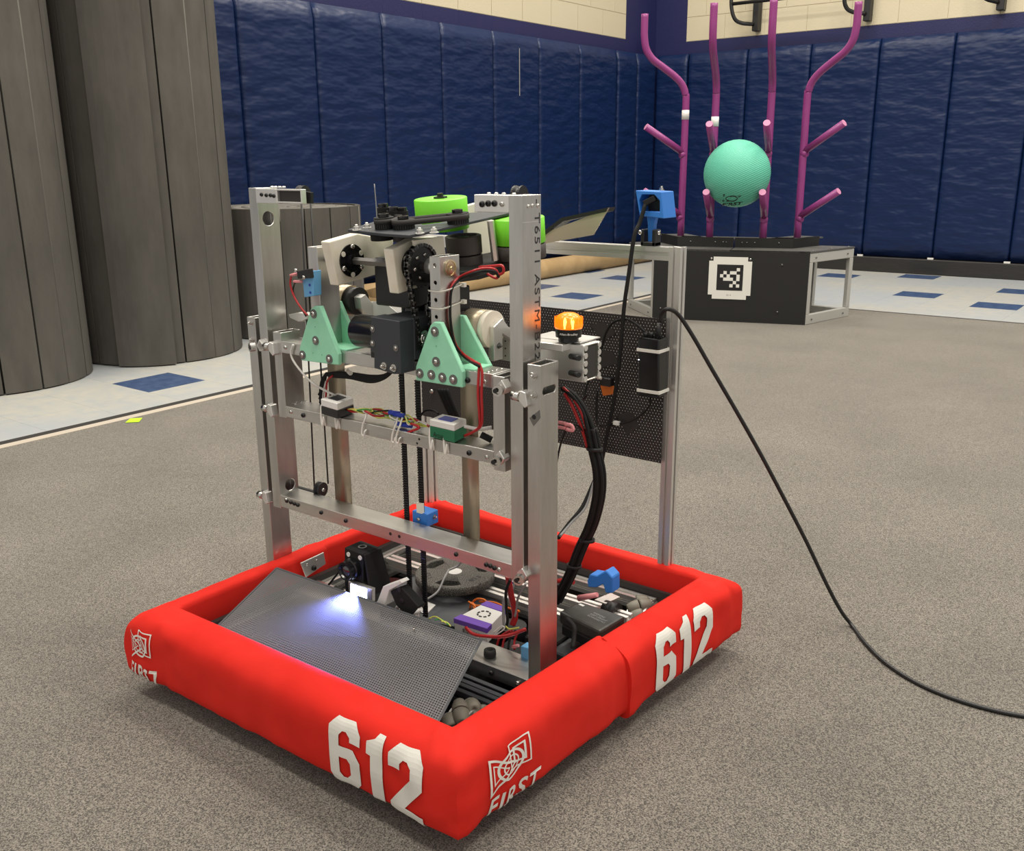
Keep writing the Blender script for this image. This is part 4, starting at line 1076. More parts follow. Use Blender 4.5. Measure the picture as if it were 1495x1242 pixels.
def stack(px, py, r, h, t0, par, nm='belt_pulley', hubr=.0095, m='blackrub'):
    c = qat(px, py, t0); b = B(); n = 30
    b.lathe(c, UPW, [(0,r*.98),(h*.55,r*.98),(h*.55,r*1.06),(h,r*1.06)], n, False)
    o = b.mk(nm, M[m], par)
    B().lathe(c+UPW*h, UPW, [(0,hubr),(.006,hubr),(.006,hubr*.6),(.004,hubr*.5),(.004,0)], 18, False).mk('shaft_cap', M['blackgloss'], o)
    tt = B()
    for k in range(28):
        a = 2*PI*k/28; dd = V((1,0,0))*math.cos(a) + AX*math.sin(a); tt.obox(c+UPW*h*.27+dd*(r*.99), dd, dd.cross(UPW), UPW, .0016, .0018, h*.5)
    t = tt.mk('pulley_teeth', M['black'], o); t['kind'] = 'stuff'
    return c
c1 = stack(562, 334, .0165, .020, TU, plate); c2_ = stack(590, 334, .0185, .016, TU, plate); c3 = stack(669, 326, .0185, .018, TU, plate)
stack(588, 326, .011, .022, TU, plate); stack(562, 325, .013, .028, TU, plate); stack(576, 327, .011, .024, TU, plate)
# belt between the two pulleys
def belt_loop(a, b_, r, t, h, name, par):
    d = (b_-a); d -= UPW*d.dot(UPW); dn = d.normalized(); s_ = UPW.cross(dn); pts = []
    for k in range(13): an = PI/2+PI*k/12; pts.append(a+dn*math.cos(an)*r+s_*math.sin(an)*r)
    for k in range(13): an = -PI/2+PI*k/12; pts.append(a+d+dn*math.cos(an)*r+s_*math.sin(an)*r)
    n = len(pts); vs = []
    for p in pts: vs += [p+UPW*t, p+UPW*(t+h)]
    fs = [(2*k, 2*((k+1) % n), 2*((k+1) % n)+1, 2*k+1) for k in range(n)]
    o = B().add(vs, fs, True).mk(name, M['darkrub'], par); md = o.modifiers.new('s', 'SOLIDIFY'); md.thickness = .002
belt_loop(c2_, c3, .0205, .008, .009, 'timing_belt', plate); belt_loop(c1, c1+V((-.01,.03,.002)), .018, .010, .008, 'timing_belt', plate)
# thin rod standing up at the plate's left end
B().tube([qat(551,330,TU), qat(551,330,TU)+V((-.001,0,.038)), qat(551,330,TU)+V((-.003,0,.073))], .0009, 6, 4).mk('antenna_wire', M['greywire'], plate)
# wheels
def gwheel(c, r, h, m, par=None, nm='compliant_wheel', hubm='black'):
    o = B().lathe(c, UPW, [(0,.012),(0,r),(h*.02,r+.0006),(h*.98,r+.0006),(h,r-.001),(h,.014),(h-.004,.012)], 36, True, False).mk(nm, M[m], rb)
    B().lathe(c-UPW*.001, UPW, [(0,.013),(h+.004,.013),(h+.004,.006),(h+.010,.006),(h+.010,0)], 6, False).mk('wheel_hub', M[hubm], o); return o
gc = at(643, 289, x=-1.215)
gwheel(gc-UPW*.058, .050, .058, 'green')
gc2 = at(757, 330, x=-1.06); gwheel(gc2-UPW*.030, .048, .046, 'green')
gwheel(gc2-UPW*.058, .048, .026, 'rubwheel')
bc2 = at(676, 343, x=-1.135); 
for k in (0, 1):
    o = B().lathe(bc2-UPW*(.034+.0355*k), UPW, [(0,.010),(0,.0315),(.001,.0335),(.0325,.0335),(.0335,.0315),(.0335,.026),(.027,.024),(.027,.010)], 32, False, False).mk('intake_wheel', M['rubwheel'], rb)
    B().cyl(bc2-UPW*(.033+.0355*k), bc2-UPW*(.003+.0355*k), .011, 6).mk('wheel_hub', M['black'], o)
    for j in range(3):
        a = j*2*PI/3; dd = V((1,0,0))*math.cos(a)+AX*math.sin(a); B().obox(bc2-UPW*(.009+.0355*k)+dd*.018, dd, dd.cross(UPW), UPW, .018, .005, .008).mk('wheel_spoke', M['rubwheel'], o)
# standoffs, white back plates, lower tray, gear cluster
B().cyl(at(723,380,x=-1.075), at(716,322,x=-1.075), .0065, 6, sm=False).mk('standoff', M['alubright'], rb)
B().prism([at(*q, x=-1.19) for q in [(682,300),(712,292),(718,310),(745,312),(745,372),(722,385),(682,385)]], (-.010,0,0)).mk('side_block', M['hdpe'], rb, bev=.001)
B().prism([at(*q, x=-1.118) for q in [(605,351),(647,345),(652,382),(612,392)]], (-.006,0,0)).mk('clear_cover', M['hdpe'], rb)
tr = B().prism([at(*q, x=-1.07) for q in [(640,402),(690,394),(745,382),(790,372),(790,379),(745,395),(700,408),(650,415)]], (-.12,0,0)).mk('lower_tray', M['blackrub'], rb, bev=.001)
tray = B().prism([at(*q, y=1.62) for q in [(786,343),(855,317),(889,303),(866,343),(786,357)]], (.0,.003,0)).mk('guide_sheet', M['sheettan'], rb)
B().prism([at(*q, y=1.618) for q in [(786,343),(819,318),(887,303),(884,309),(822,323),(788,348)]], (0,.03,.0)).mk('sheet_lip', M['black'], rb)
B().lathe(Q(-1.235,.03,.036), UPW, [(0,.022),(.018,.022)], 26, False).mk('drive_gear', M['blackrub'], rb)
B().lathe(Q(-1.20,.045,.033), UPW, [(0,.018),(.018,.018)], 24, False).mk('drive_gear', M['darkrub'], rb)
B().box(-1.255,-1.165,1.245,1.33,.748,.835).mk('wrist_motor_housing', M['black'], rb, bev=.003)
B().lathe((-1.19,1.285,.70), ZP, [(0,.024),(.005,.027),(.05,.027),(.055,.024)], 24).mk('wrist_motor', M['blackgloss'], rb)
B().box(-1.12,-1.08,1.25,1.31,.745,.79).mk('wrist_bracket', M['black'], rb, bev=.002)
B().tube([(-1.10,1.25,.79),(-1.09,1.245,.775),(-1.11,1.25,.765),(-1.095,1.245,.755)], .0025, 6).mk('chain_slack', M['brass'], rb)
B().prism([at(*q, y=1.33) for q in [(533,424),(554,418),(555,436),(540,434)]], (0,.03,0)).mk('paper_label', M['cardboard'], rb)
B().prism([at(*q, y=1.31) for q in [(535,440),(560,440),(573,451),(582,458),(545,462)]], (0,.002,0)).mk('crumpled_tape', M['white'], rb)

# ---- limit switch on the left arm -----------------------------------------
ls = B().prism([at(*q, y=1.178) for q in [(441,403),(457,395),(458,432),(444,434)]], (0,.020,0)).mk('switch_housing', M['bluelight'], rb, bev=.001)
B().prism([at(*q, y=1.168) for q in [(433,396),(451,392),(453,406),(434,407)]], (0,.010,0)).mk('limit_switch', M['black'], rb, bev=.001)
for q in [(432,395),(444,405)]: bolt(at(*q, y=1.1675), YM, ls, None, .8)
for q in [(452,416),(453,427)]: dup('hole', f_hole, M['bluewire'], at(*q, y=1.1775), YM, ls, .6)
for z0 in ((424,402,435,399), (429,411,441,411)):
    B().cyl(at(z0[0],z0[1],y=1.172), at(z0[2],z0[3],y=1.172), .0026, 8).mk('terminal_sleeve', M['pinkterm'], rb)
B().tube([at(*q, y=1.172) for q in [(425,404),(424,416),(430,434),(440,450),(449,460)]], .0018, 6).mk('signal_wire', M['redwire'], rb)
B().tube([at(*q, y=1.176) for q in [(431,412),(428,424),(434,440),(447,462)]], .0015, 6).mk('signal_wire', M['black'], rb)
B().box(-1.40,-1.335,1.2509,1.262,.795,.799).mk('zip_strap', M['whitetie'], rb)
# ---- side brackets behind the posts -----------------------------------------
def chan(P, y, dep, nm='side_bracket'): return B().prism([at(*q, y=y) for q in P], (0,dep,0)).mk(nm, M['alubright'], rb, bev=.0012)
sbk = B().rtube(-.93,-.822,1.285,1.335,.650,.712,'x',.003).mk('side_bracket', M['alubright'], rb, bev=.001)
for z in (.655,.668,.681,.694,.707):
    B().lathe((-.8215,1.29,z), XP, [(0,.0052),(.0015,.0052)], 14, False).mk('bracket_lobe', M['alubright'], sbk)
    B().lathe((-.8215,1.332,z), XP, [(0,.0052),(.0015,.0052)], 14, False).mk('bracket_lobe', M['alubright'], sbk)
B().box(-.8245,-.8225,1.295,1.325,.655,.707).mk('opening_shade', M['darkrub'], sbk)  # dark sheet stands in for the shade inside the open bracket end
for z in (.692,.664): B().cyl((-.846,1.283,z),(-.822,1.272,z+.001),.0045,12).mk('spacer_rod', M['black'], rb)
B().box(-.925,-.848,1.262,1.29,.702,.714).mk('bracket_web', M['alubright'], rb, bev=.001)
sheet = B().box(-.93,-.832,1.29,1.352,.7135,.7155).mk('beacon_shelf', M['alubright'], rb)
sl = B().box(-1.475,-1.40,1.262,1.31,.668,.700).mk('side_bracket', M['alubright'], rb, bev=.0012)
B().prism([at(*q, y=1.245) for q in [(421,459),(435,456),(448,459),(448,465),(436,470),(423,464)]], (0,.02,0)).mk('side_bracket', M['alubright'], rb, bev=.001)
B().box(-1.46,-1.415,1.275,1.32,.62,.668).mk('wire_block', M['hdpe'], rb, bev=.003)
# perforated bracket below the right spool
pf = B().box(-1.06,-.95,1.335,1.339,.655,.716).mk('hole_plate', M['alupaint'], rb)
for r in range(4):
    for c in range(7): dup('hole', f_hole, M['black'], (-1.05+.0145*c, 1.3349, .664+.0135*r), YM, pf, .38)
# beacon
bp = at(830, 497, z=.7165); bp = V((bp.x, bp.y, .7155))
be = B().lathe(bp, ZP, [(0,.017),(.008,.017),(.008,.0215),(.022,.0225),(.022,.0)], 28, False).mk('beacon_base', M['blackgloss'], rb)
bm = text2d('Allen-Bradley', 1, 0, .01); fitbm(bm, -.016, .016, .012, .0165)
fwb = (CAM-bp); fwb.z = 0; fwb.normalize(); rtb = V((0,0,1)).cross(fwb)
put2d(bm, lambda x, y: bp + fwb*math.cos(x/.0223)*.0225 + rtb*math.sin(x/.0223)*.0225 + V((0,0,y)), 'printed_letters', M['white'], be)
dome = B(); pr_ = []
n = 40
for k in range(n):
    pass
dome.lathe(bp+V((0,0,.022)), ZP, [(0,.0225),(.004,.0235),(.008,.0232),(.016,.0210),(.022,.0165),(.025,.010),(.0255,0)], 36)
dome = dome.mk('beacon_dome', M['beacon'], rb)
rb_ = B()
for k in range(18):
    a = 2*PI*k/18; dd = V((math.cos(a), math.sin(a), 0)); rb_.obox(bp+V((0,0,.033))+dd*.0228, dd, dd.cross(V(ZP)), ZP, .0016, .0018, .016)
rb_.mk('dome_ribs', M['beacon'], dome)
for s_ in (-.006, .006):
    B().lathe(bp+V((0,0,.024))+rtb*s_+fwb*.0205, ZP, [(0,.0025),(.012,.003),(.018,.0008)], 8).mk('lamp_element', M['beaconhot'], dome)

# ---- rear frame ---------------------------------------------------------------
RY = 1.678
xr = -.860
px_l = at(626, 600, y=RY).x
rp_r = ext('rear_post', (xr, RY, .075), (xr, RY, .8405), (0,1,0)); rp_l = ext('rear_post', (px_l, RY, .075), (px_l, RY, .81), (0,1,0))
rail = ext('top_rail', (px_l-.03, RY, .827), (xr-.0127, RY, .827))
xl_ = px_l
sheet2 = uvplane('perforated_panel', M['perfdark'], [(xl_,1.655,.405),(-.868,1.655,.405),(-.868,1.655,.702),(xl_,1.655,.702)], rb, thick=.0025)
for q in [(631,571)]: bolt(at(*q, y=1.6525), YM, sheet2, None, 1.2)
for (a0, b0, a1, b1) in [((862,475),(880,470),(900,486),(880,498)), ((866,515),(892,512),(905,530),(866,540)), ((900,606),(920,600),(934,622),(915,635))]:
    B().prism([at(*q, y=1.6545) for q in (a0, b0, a1, b1)], (0,-.0006,0)).mk('patch_tape', M['darkrub'], sheet2)
# power brick
brk = B().prism([at(*q, y=1.615) for q in [(931,492),(931,578),(962,581),(962,496)]], (0,.038,0)).mk('power_brick', M['blackgloss'], rb, bev=.003, seg=2)
for py in (511, 570):
    a = at(930.5, py-1, y=1.6145); b_ = at(962.5, py+2, y=1.6145)
    B().box(a.x-.0005, b_.x+.001, 1.6125, 1.654, a.z-.003, a.z+.003).mk('cable_tie', M['whitetie'], brk)
dup('status_lamp', f_hole, M['led'], at(932.5, 525, y=1.6148), YM, brk, .25)
for x in (943, 951): B().cyl(at(x,492,y=1.632), at(x,485,y=1.632), .005, 10).mk('plug_boot', M['black'], brk)
B().cyl(at(961,494,y=1.632), at(962,472,y=1.632), .007, 12, .0045).mk('plug_boot', M['black'], brk)
oc = at(885,560,y=1.64)
B().prism([at(*q, y=1.645) for q in [(876,562),(895,563),(898,575),(880,578)]], (0,.004,0)).mk('cable_tag', M['orangewire'], rb, bev=.001)
B().box(oc.x-.012, oc.x+.014, 1.632, 1.65, oc.z-.004, oc.z+.014).mk('plug_block', M['black'], rb, bev=.002)
# camera in blue housing on the top rail
YB = 1.672
def cb_(q, y=YB): return at(*q, y=y)
hp = [cb_(q) for q in [(928,277),(966,281),(970,320),(934,315)]]
bh = B(); dep = V((0,.052,0)); fr = V((0,-.0,0))
outr = [cb_(q) for q in [(928,278),(965,280),(969,319),(934,315)]]
inn = [cb_(q) for q in [(933,293),(937,284),(955,284),(963,293),(963,309),(935,308)]]
bh.prism(outr, dep); bh = bh.mk('camera_housing', M['blueprint'], rb)
cutb = B().prism([p-V((0,.01,0)) for p in inn], (0,.045,0)); cut(bh, cutb)
b_ = bh.modifiers.new('bevel', 'BEVEL'); b_.width = .001; b_.limit_method = 'ANGLE'
B().prism([p+V((0,.033,0)) for p in inn], (0,.001,0)).mk('housing_interior', M['black'], bh)
tp_ = at(953, 273, z=outr[0].z+.001); nut((outr[1].x-.014, YB+.028, outr[0].z), ZP, bh, None, .9)
dup('hole', f_hole, M['black'], (outr[1].x+.0008, YB+.035, (outr[1].z+outr[2].z)/2+.004), XP, bh, .6)
xm = (outr[0].x+outr[1].x)/2+.002
stm = B().prism([V((xm-.010,YB+.012,outr[2].z+.004)),V((xm+.010,YB+.012,outr[2].z+.004)),V((xm+.006,YB+.012,outr[2].z-.015)),V((xm+.005,YB+.012,.846)),V((xm-.005,YB+.012,.846)),V((xm-.007,YB+.012,outr[2].z-.015))], (0,.012,0)).mk('housing_stem', M['blueprint'], bh)
mt = B(); mt.box(xm-.016,xm-.009,YB+.0,YB+.024,.840,.872); mt.box(xm+.009,xm+.017,YB+.0,YB+.024,.840,.872); mt.box(xm-.016,xm+.017,YB,YB+.024,.840,.848)
mt = mt.mk('pivot_bracket', M['black'], rb, bev=.0015); bolt((xm+.0172,YB+.012,.866), XP, mt, None, 1.0); bolt((xm-.0165,YB+.0,.866), YM, mt, None, .9)
uc = V(inn[0].lerp(inn[3], .45)); uc.z -= .003
pg = B().obox(uc+V((.004,.0,.003)), V((.9,.2,.45)), V((0,1,0)), V((-.45,0,.9)), .024, .010, .011).mk('usb_plug', M['blackrub'], rb, bev=.001)
B().tube([uc+V((-.004,-.004,-.004))] + [at(*q, y=y) for q, y in [((934,325),1.655),((926,345),1.64),((918,400),1.63),((911,450),1.625),((905,520),1.625),((897,580),1.63),((885,640),1.64),((877,680),1.64),((866,705),1.62),((850,740),1.58),((830,765),1.52),((815,785),1.47)]], .0042, 8, 5).mk('camera_cable', M['blackrub'], rb)
B().tube([at(*q, y=y) for q, y in [((868,700),1.60),((855,740),1.57),((835,762),1.52),((818,782),1.46)]], .0026, 7, 5).mk('signal_wire', M['greywire'], rb)
# brick leads
def wire(pts, r, m, nm='signal_wire', par=None, k=5): return B().tube([at(*q, y=y) for q, y in pts], r, 7, k).mk(nm, M[m], par or rb)
wire([((943,486),1.63),((930,474),1.63),((914,466),1.63),((896,470),1.63),((885,485),1.632),((878,510),1.635),((874,535),1.635),((876,552),1.635)], .0025, 'blackrub', 'power_lead')
wire([((950,580),1.635),((948,593),1.635),((930,610),1.64),((908,618),1.64),((875,620),1.64),((871,600),1.64),((872,570),1.64)], .0022, 'blackrub', 'power_lead')
B().box(at(896,617,y=1.637).x, at(904,617,y=1.637).x, 1.634, 1.642, at(900,620,y=1.637).z, at(900,615,y=1.637).z).mk('white_label', M['white'], rb)
wire([((880,552),1.63),((867,545),1.63),((860,555),1.63),((855,570),1.63),((852,582),1.62),((858,575),1.60)], .002, 'blackrub')
wire([((866,548),1.625),((878,552),1.625)], .0035, 'whitetie', 'cable_tie')
# main cable bundle falling from the carriage
cb0 = []
ys_ = 1.36
main = [((822,566),1.33),((838,578),1.33),((853,600),1.335),((862,625),1.34),((868,655),1.345),((875,690),1.35),((874,725),1.36),((864,765),1.375),((848,800),1.39),((832,840),1.41),((812,878),1.43)]
bun = None
for k in range(12):
    a = 2*PI*k/12; r_ = .0085 if k % 2 else .0045
    off = V((math.cos(a)*r_, math.sin(a)*r_, 0)); m = 'blackrub'
    start = 3 if k % 3 else 0
    pts = [at(*q, y=y)+off*(.6 if i < 3 else 1) for i, (q, y) in enumerate(main)][start:]
    b = B().tube(pts, .0036, 7, 5)
    if bun is None: bun = b.mk('cable_bundle', M[m], rb)
    else: b.mk('cable_strand', M[m], bun)
wire([((822,566),1.325),((836,580),1.325),((848,600),1.328),((856,622),1.333),((862,645),1.34)], .0032, 'redwire', 'cable_strand', bun)
wire([((824,574),1.322),((834,590),1.322),((843,610),1.326),((851,630),1.333),((858,655),1.34)], .0030, 'redwire', 'cable_strand', bun)
for q, y in [((868,655),1.345),((857,788),1.386),((838,826),1.402)]:
    c = at(*q, y=y); B().lathe(c-V((0,0,.003)), (0,.1,1), [(0,.0145),(.006,.0145)], 18).mk('bundle_tie', M['black'], bun)
for dx in (0, 7):
    wire([((815,616+dx),1.30),((826,618+dx),1.30)], .003, 'pinkterm', 'terminal_sleeve')
wire([((824,619),1.30),((834,621),1.305),((836,628),1.305),((826,626),1.30)], .0035, 'pinkterm', 'terminal_sleeve')
wire([((834,620),1.31),((845,622),1.325),((858,640),1.34)], .0018, 'blackrub')
wire([((826,628),1.31),((818,650),1.33),((812,680),1.36)], .0018, 'blackrub')

# ---- boxes and wires on the middle crossbar -------------------------------------
def canbox(pts, ztop, names, mats, h1, h2):
    P = [at(*q, z=ztop) for q in pts]
    a = B().prism(P, (0,0,-h1)).mk(names[0], M[mats[0]], rb, bev=.0012)
    Pd = [p-V((0,0,h1+.0003)) for p in P]
    b = B().prism(Pd, (0,0,-h2)).mk('case_base', M[mats[1]], a, bev=.0008); return a, P
enc, P = canbox([(468,582),(492,589),(516,580),(494,573)], .563, ('controller_case',), ('white','black'), .014, .016)
B().prism([p.lerp(sum(P, V())/4, .45)+V((0,0,.0002)) for p in P], (0,0,.0008)).mk('case_label', M['slate'], enc)
enc2, P = canbox([(627,612),(663,620),(681,611),(646,604)], .566, ('controller_case',), ('white','greencase'), .012, .020)
B().prism([p.lerp(sum(P, V())/4, .45)+V((0,0,.0002)) for p in P], (0,0,.0008)).mk('case_label', M['bluewire'], enc2)
bm = text2d('Arcus', 1, .1, 0)
fitbm(bm, .008, .032, 0, .009)
dP = (P[1]-P[0]).normalized(); put2d(bm, planefn(P[0]-V((0,.0008,.030)), dP, (0,0,1)), 'printed_letters', M['black'], enc2)
def tieloop(px, pyt, pyb, par=None):
    a = at(px, pyt, y=Y0-.002); b_ = at(px+1, pyb, y=Y0-.004); x = a.x
    return B().tube([(x,Y0+.02,a.z+.002),(x,Y0-.001,a.z),(x-.001,Y0-.005,(a.z+b_.z)/2),(x+.002,Y0-.006,b_.z),(x+.005,Y0-.004,(a.z+b_.z)/2-.003),(x+.005,Y0-.001,.509)], (.0012,.0020), 8, 6).mk('cable_tie', M['whitetie'], par or mid)
tieloop(470,590,621); tieloop(491,596,625); tieloop(629,622,656); tieloop(650,627,663)
for px, pt, pb in [(530,603,635),(574,612,645),(580,613,646)]:
    a = at(px, pb, y=Y0-.004); t_ = at(px+12, pt-4, y=Y0+.02)
    B().tube([(t_.x+.004,Y0+.045,.546),(t_.x-.004,Y0+.02,.552),(a.x+.004,Y0+.001,.541),(a.x,Y0-.004,.525),(a.x-.001,Y0-.006,a.z+.003),(a.x+.003,Y0-.005,a.z),(a.x+.006,Y0-.005,a.z+.008),(a.x+.007,Y0-.001,.520)], (.0012,.0018), 8, 6).mk('cable_tie', M['whitetie'], mid)
random.seed(3)
cols = ['redwire','redwire','yellowwire','yellowwire','greenwire','whitewire','greenwire','yellowwire','blackrub','whitewire','yellowwire']
xa0 = at(508,596,y=1.22).x; xb0 = at(628,612,y=1.22).x
for k, cm in enumerate(cols):
    pts = []
    for j in range(11):
        t = j/10; r_ = .016*math.sin(PI*t)**.6
        pts.append((xa0+(xb0-xa0)*t, 1.218+random.uniform(-1,1)*r_*.9, .541+random.uniform(-.2,1)*r_*.75 + .003))
    B().tube(pts, .0022 if 'red' in cm else .0014, 6, 4).mk('harness_wire', M[cm], mid)
for (px, py) in [(574,603),(581,606),(592,621),(584,620)]:
    c = at(px, py, y=1.215); c.z = max(c.z, .538); B().cyl(c-V((.010,0,0)), c+V((.012,.004,0)), .0045, 8).mk('crimp_sleeve', M['bluewire'], mid)
wire([((600,618),1.205),((612,624),1.203),((596,631),1.203)], .0024, 'redwire', 'harness_wire', mid)
# grey ribbon from the upper bar to the left box
wire([((428,503),1.196),((425,518),1.196),((434,535),1.196),((455,558),1.20),((475,570),1.212),((490,577),1.222)], .0022, 'whitewire', 'ribbon_lead')
# red/black pair down the right arm
pr1 = [((728,402),1.262),((722,393),1.258),((705,392),1.25),((690,396),1.235),((672,404),1.215),((660,417),1.203),((657,440),1.200),((658,470),1.199),((664,500),1.196),((676,516),1.194),((690,526),1.193),((701,532),1.192)]
for k, cm in enumerate(('redwire', 'blackrub')):
    B().tube([(at(*q, y=y) if i < 4 or i > 9 else at(*q, x=-1.0505 if i < 9 else -1.04)) + V((.001, -.001, 0))*k*2 + V((0,0,-.0035*k)) for i, (q, y) in enumerate(pr1)], .0024, 7, 5).mk('power_wire', M[cm], rb)
for k, cm in enumerate(('redwire', 'redwire')):
    wire([((700,531),1.192),((699+k*5,545),1.19),((698+k*5,575),1.188),((700+k*4,605),1.19),((700+k*2,622),1.196),((690,631),1.206),((678,636),1.214)], .0024, cm, 'power_wire')
wire([((678,622),1.21),((698,626),1.22),((718,624),1.235)], .0035, 'whitewire', 'power_wire')
wire([((702,634),1.225),((718,642),1.235)], .006, 'blackrub', 'power_wire')
B().cyl(at(686,401,y=1.275), at(722,392,y=1.275), .005, 10).mk('heat_shrink', M['slate'], rb)
wire([((728,402),1.262),((735,397),1.262),((733,388),1.262),((722,388),1.262),((700,390),1.265)], .0024, 'redwire', 'power_wire')
wire([((728,402),1.264),((724,406),1.264),((712,400),1.266)], .0024, 'redwire', 'power_wire')
# black loom under the upper bar
for k in range(5):
    wire([((470-k,600-k*6),1.26),((468+k,570-k),1.26),((472+k,552-k*1.5),1.26),((484,545+k),1.255),((510,545+k*1.5),1.25),((540,549+k*2),1.25),((560,548+k),1.25),((575,540),1.25)], .0034, 'blackrub', 'loom_cable')
wire([((474,600),1.255),((476,575),1.25),((478,556),1.25),((486,548),1.25)], .002, 'redwire'); wire([((471,600),1.252),((472,575),1.25),((476,556),1.25)], .002, 'whitewire')
B().cyl(at(508,541,y=1.245), at(512,545,y=1.24), .0045, 8).mk('tie_head', M['whitetie'], rb)
for k in range(4):
    wire([((640+k*4,568),1.40),((652+k*4,595),1.40),((664+k*4,620),1.40),((676+k*3,640),1.38)], .0042, 'blackrub', 'loom_cable')
wire([((612,610),1.27),((620,600),1.28),((632,599),1.28),((640,604),1.26)], .002, 'blackrub')
B().box(-1.02,-.95,1.30,1.33,.56,.64).mk('rear_controller', M['blackrub'], rb, bev=.003)

# ---- things on the deck ---------------------------------------------------------
# camera and lamp tower (black housing)
YC = 1.195
cf = [at(*q, y=YC) for q in [(503,799),(530,809),(530,850),(548,880),(505,868),(503,850)]]
ct_ = B().prism(cf, (0,.045,0)).mk('camera_tower', M['blackrub'], rb, bev=.001)
xr0 = cf[1].x
B().prism([V((xr0,YC,cf[1].z)),V((xr0,YC+.045,cf[1].z)),V((xr0+.012,YC+.058,cf[3].z+.01)),V((xr0+.012,YC,cf[3].z+.01))], (.006,0,-.001)).mk('tower_side', M['blackrub'], ct_, bev=.001)
lc = at(517,828,y=YC); B().lathe(lc+V((0,.0,0)), YM, [(0,.021),(.012,.021),(.014,.019),(.026,.019),(.026,.015),(.022,.013),(.022,0)], 28, False).mk('lens_barrel', M['blackgloss'], ct_)
B().lathe(lc+V((0,-.0215,0)), YM, [(0,.0125),(.002,.010),(.003,0)], 20).mk('lens_glass', M['lens'], ct_)
for q in [(509,809),(526,814)]:
    B().lathe(at(*q, y=YC), YM, [(0,.0048),(.0015,.0048),(.0015,.0025),(.001,0)], 16, False).mk('mount_screw', M['white'], ct_)
tz = cf[0].z; B().lathe(V(((cf[0].x+cf[1].x)/2, YC+.024, tz)), ZP, [(0,.009),(.0008,.009),(.0008,.006),(0,.006)], 22, False, False).mk('logo_ring', M['greywire'], ct_)
lq = [at(*q, y=YC-.012) for q in [(508,848),(543,860),(543,879),(538,882),(509,868)]]
lmp = B().prism(lq, (0,.010,0)).mk('lamp_case', M['alubright'], rb, bev=.0012)
lq2 = [at(*q, y=YC-.0126) for q in [(512,852),(535,860),(535,874),(512,866)]]
B().prism(lq2, (0,.0004,0)).mk('lamp_panel', M['led'], lmp)
lcen = sum(lq2, V())/4
ll = bpy.data.lights.new('lamp_beam', 'AREA'); ll.size = .03; ll.energy = .9; ll.color = (.22,.28,1); ll.spread = 1.9
llo = bpy.data.objects.new('lamp_beam', ll); llo.location = lcen+V((0,-.022,.012)); llo.rotation_euler = V((.1,-1,-.42)).to_track_quat('-Z', 'Y').to_euler(); sc.collection.objects.link(llo)
B().box(xr0+.008, xr0+.055, YC+.03, YC+.075, .10, .137).mk('module_box', M['blackrub'], rb, bev=.001)
wire([((504,822),1.21),((492,838),1.205),((478,856),1.195)], .0022, 'blackrub')
wire([((488,858),1.20),((492,868),1.195),((488,878),1.19),((484,866),1.20)], .0022, 'whitewire'); B().box(-1.37,-1.345,1.19,1.21,.135,.165).mk('module_box', M['blackrub'], rb, bev=.003)
# white bracket + black printed arm
B().prism([at(*q, y=1.178) for q in [(549,882),(559,856),(584,847),(588,851),(568,862),(562,884)]], (0,.020,0)).mk('folded_bracket', M['white'], rb, bev=.001)
B().prism([at(*q, y=1.18) for q in [(569,863),(586,857),(612,886),(604,898),(590,896),(578,884)]], (0,.020,0)).mk('printed_arm', M['blackrub'], rb, bev=.002)
for q in [(583,861),(587,877)]: dup('hole', f_hole, M['black'], at(*q, y=1.1798), YM, rb, 1.3)
for q0, q1 in [((580,888),(587,878)), ((604,898),(614,888)), ((596,896),(610,899))]:
    B().cyl(at(*q0, y=1.185), at(*q1, y=1.185), .005, 8).mk('white_strap', M['white'], rb)
B().prism([at(*q, z=.0925) for q in [(606,890),(622,898),(636,884),(622,878)]], (0,0,.002)).mk('paper_slip', M['white'], rb)
# purple and white power module
Pp = [at(*q, z=.132) for q in [(663,903),(711,918),(740,888),(711,878)]]
pm_ = B().prism(Pp, (0,0,-.032)).mk('power_module', M['white'], rb, bev=.001)
def band(t0, t1):
    a0 = Pp[0].lerp(Pp[3], t0); a1 = Pp[0].lerp(Pp[3], t1); b0 = Pp[1].lerp(Pp[2], t0); b1 = Pp[1].lerp(Pp[2], t1)
    up_ = V((0,0,.0012)); dn = V((0,0,-.009)); ou = (Pp[1]-Pp[0]).normalized()*.0008
    return B().prism([a0-ou+dn, b0+ou+dn, b1+ou+dn, a1-ou+dn], (0,0,.0105))
band(-.01, .22).mk('purple_band', M['purple'], pm_, bev=.0005); band(.80, 1.01).mk('purple_band', M['purple'], pm_, bev=.0005)
cc = sum(Pp, V())/4+V((0,0,.0006)); du = (Pp[1]-Pp[0]).normalized(); dv = V((0,0,1)).cross(du)
for k in range(8):
    a = 2*PI*k/8; c = cc+du*.0125*math.cos(a)+dv*.0125*math.sin(a); d1 = -du*math.sin(a)+dv*math.cos(a)
    B().obox(c, d1, d1.cross(V(ZP)), ZP, .006, .0032, .0012).mk('vent_slot', M['black'], pm_)
for k in range(12):
    c = Pp[0].lerp(Pp[1], .28+.045*k)+V((0,0,-.021)); B().obox(c-dv*.0004, du, dv, ZP, .0008 if k % 3 else .0018, .0006, .012).mk('bar_mark', M['black'], pm_)
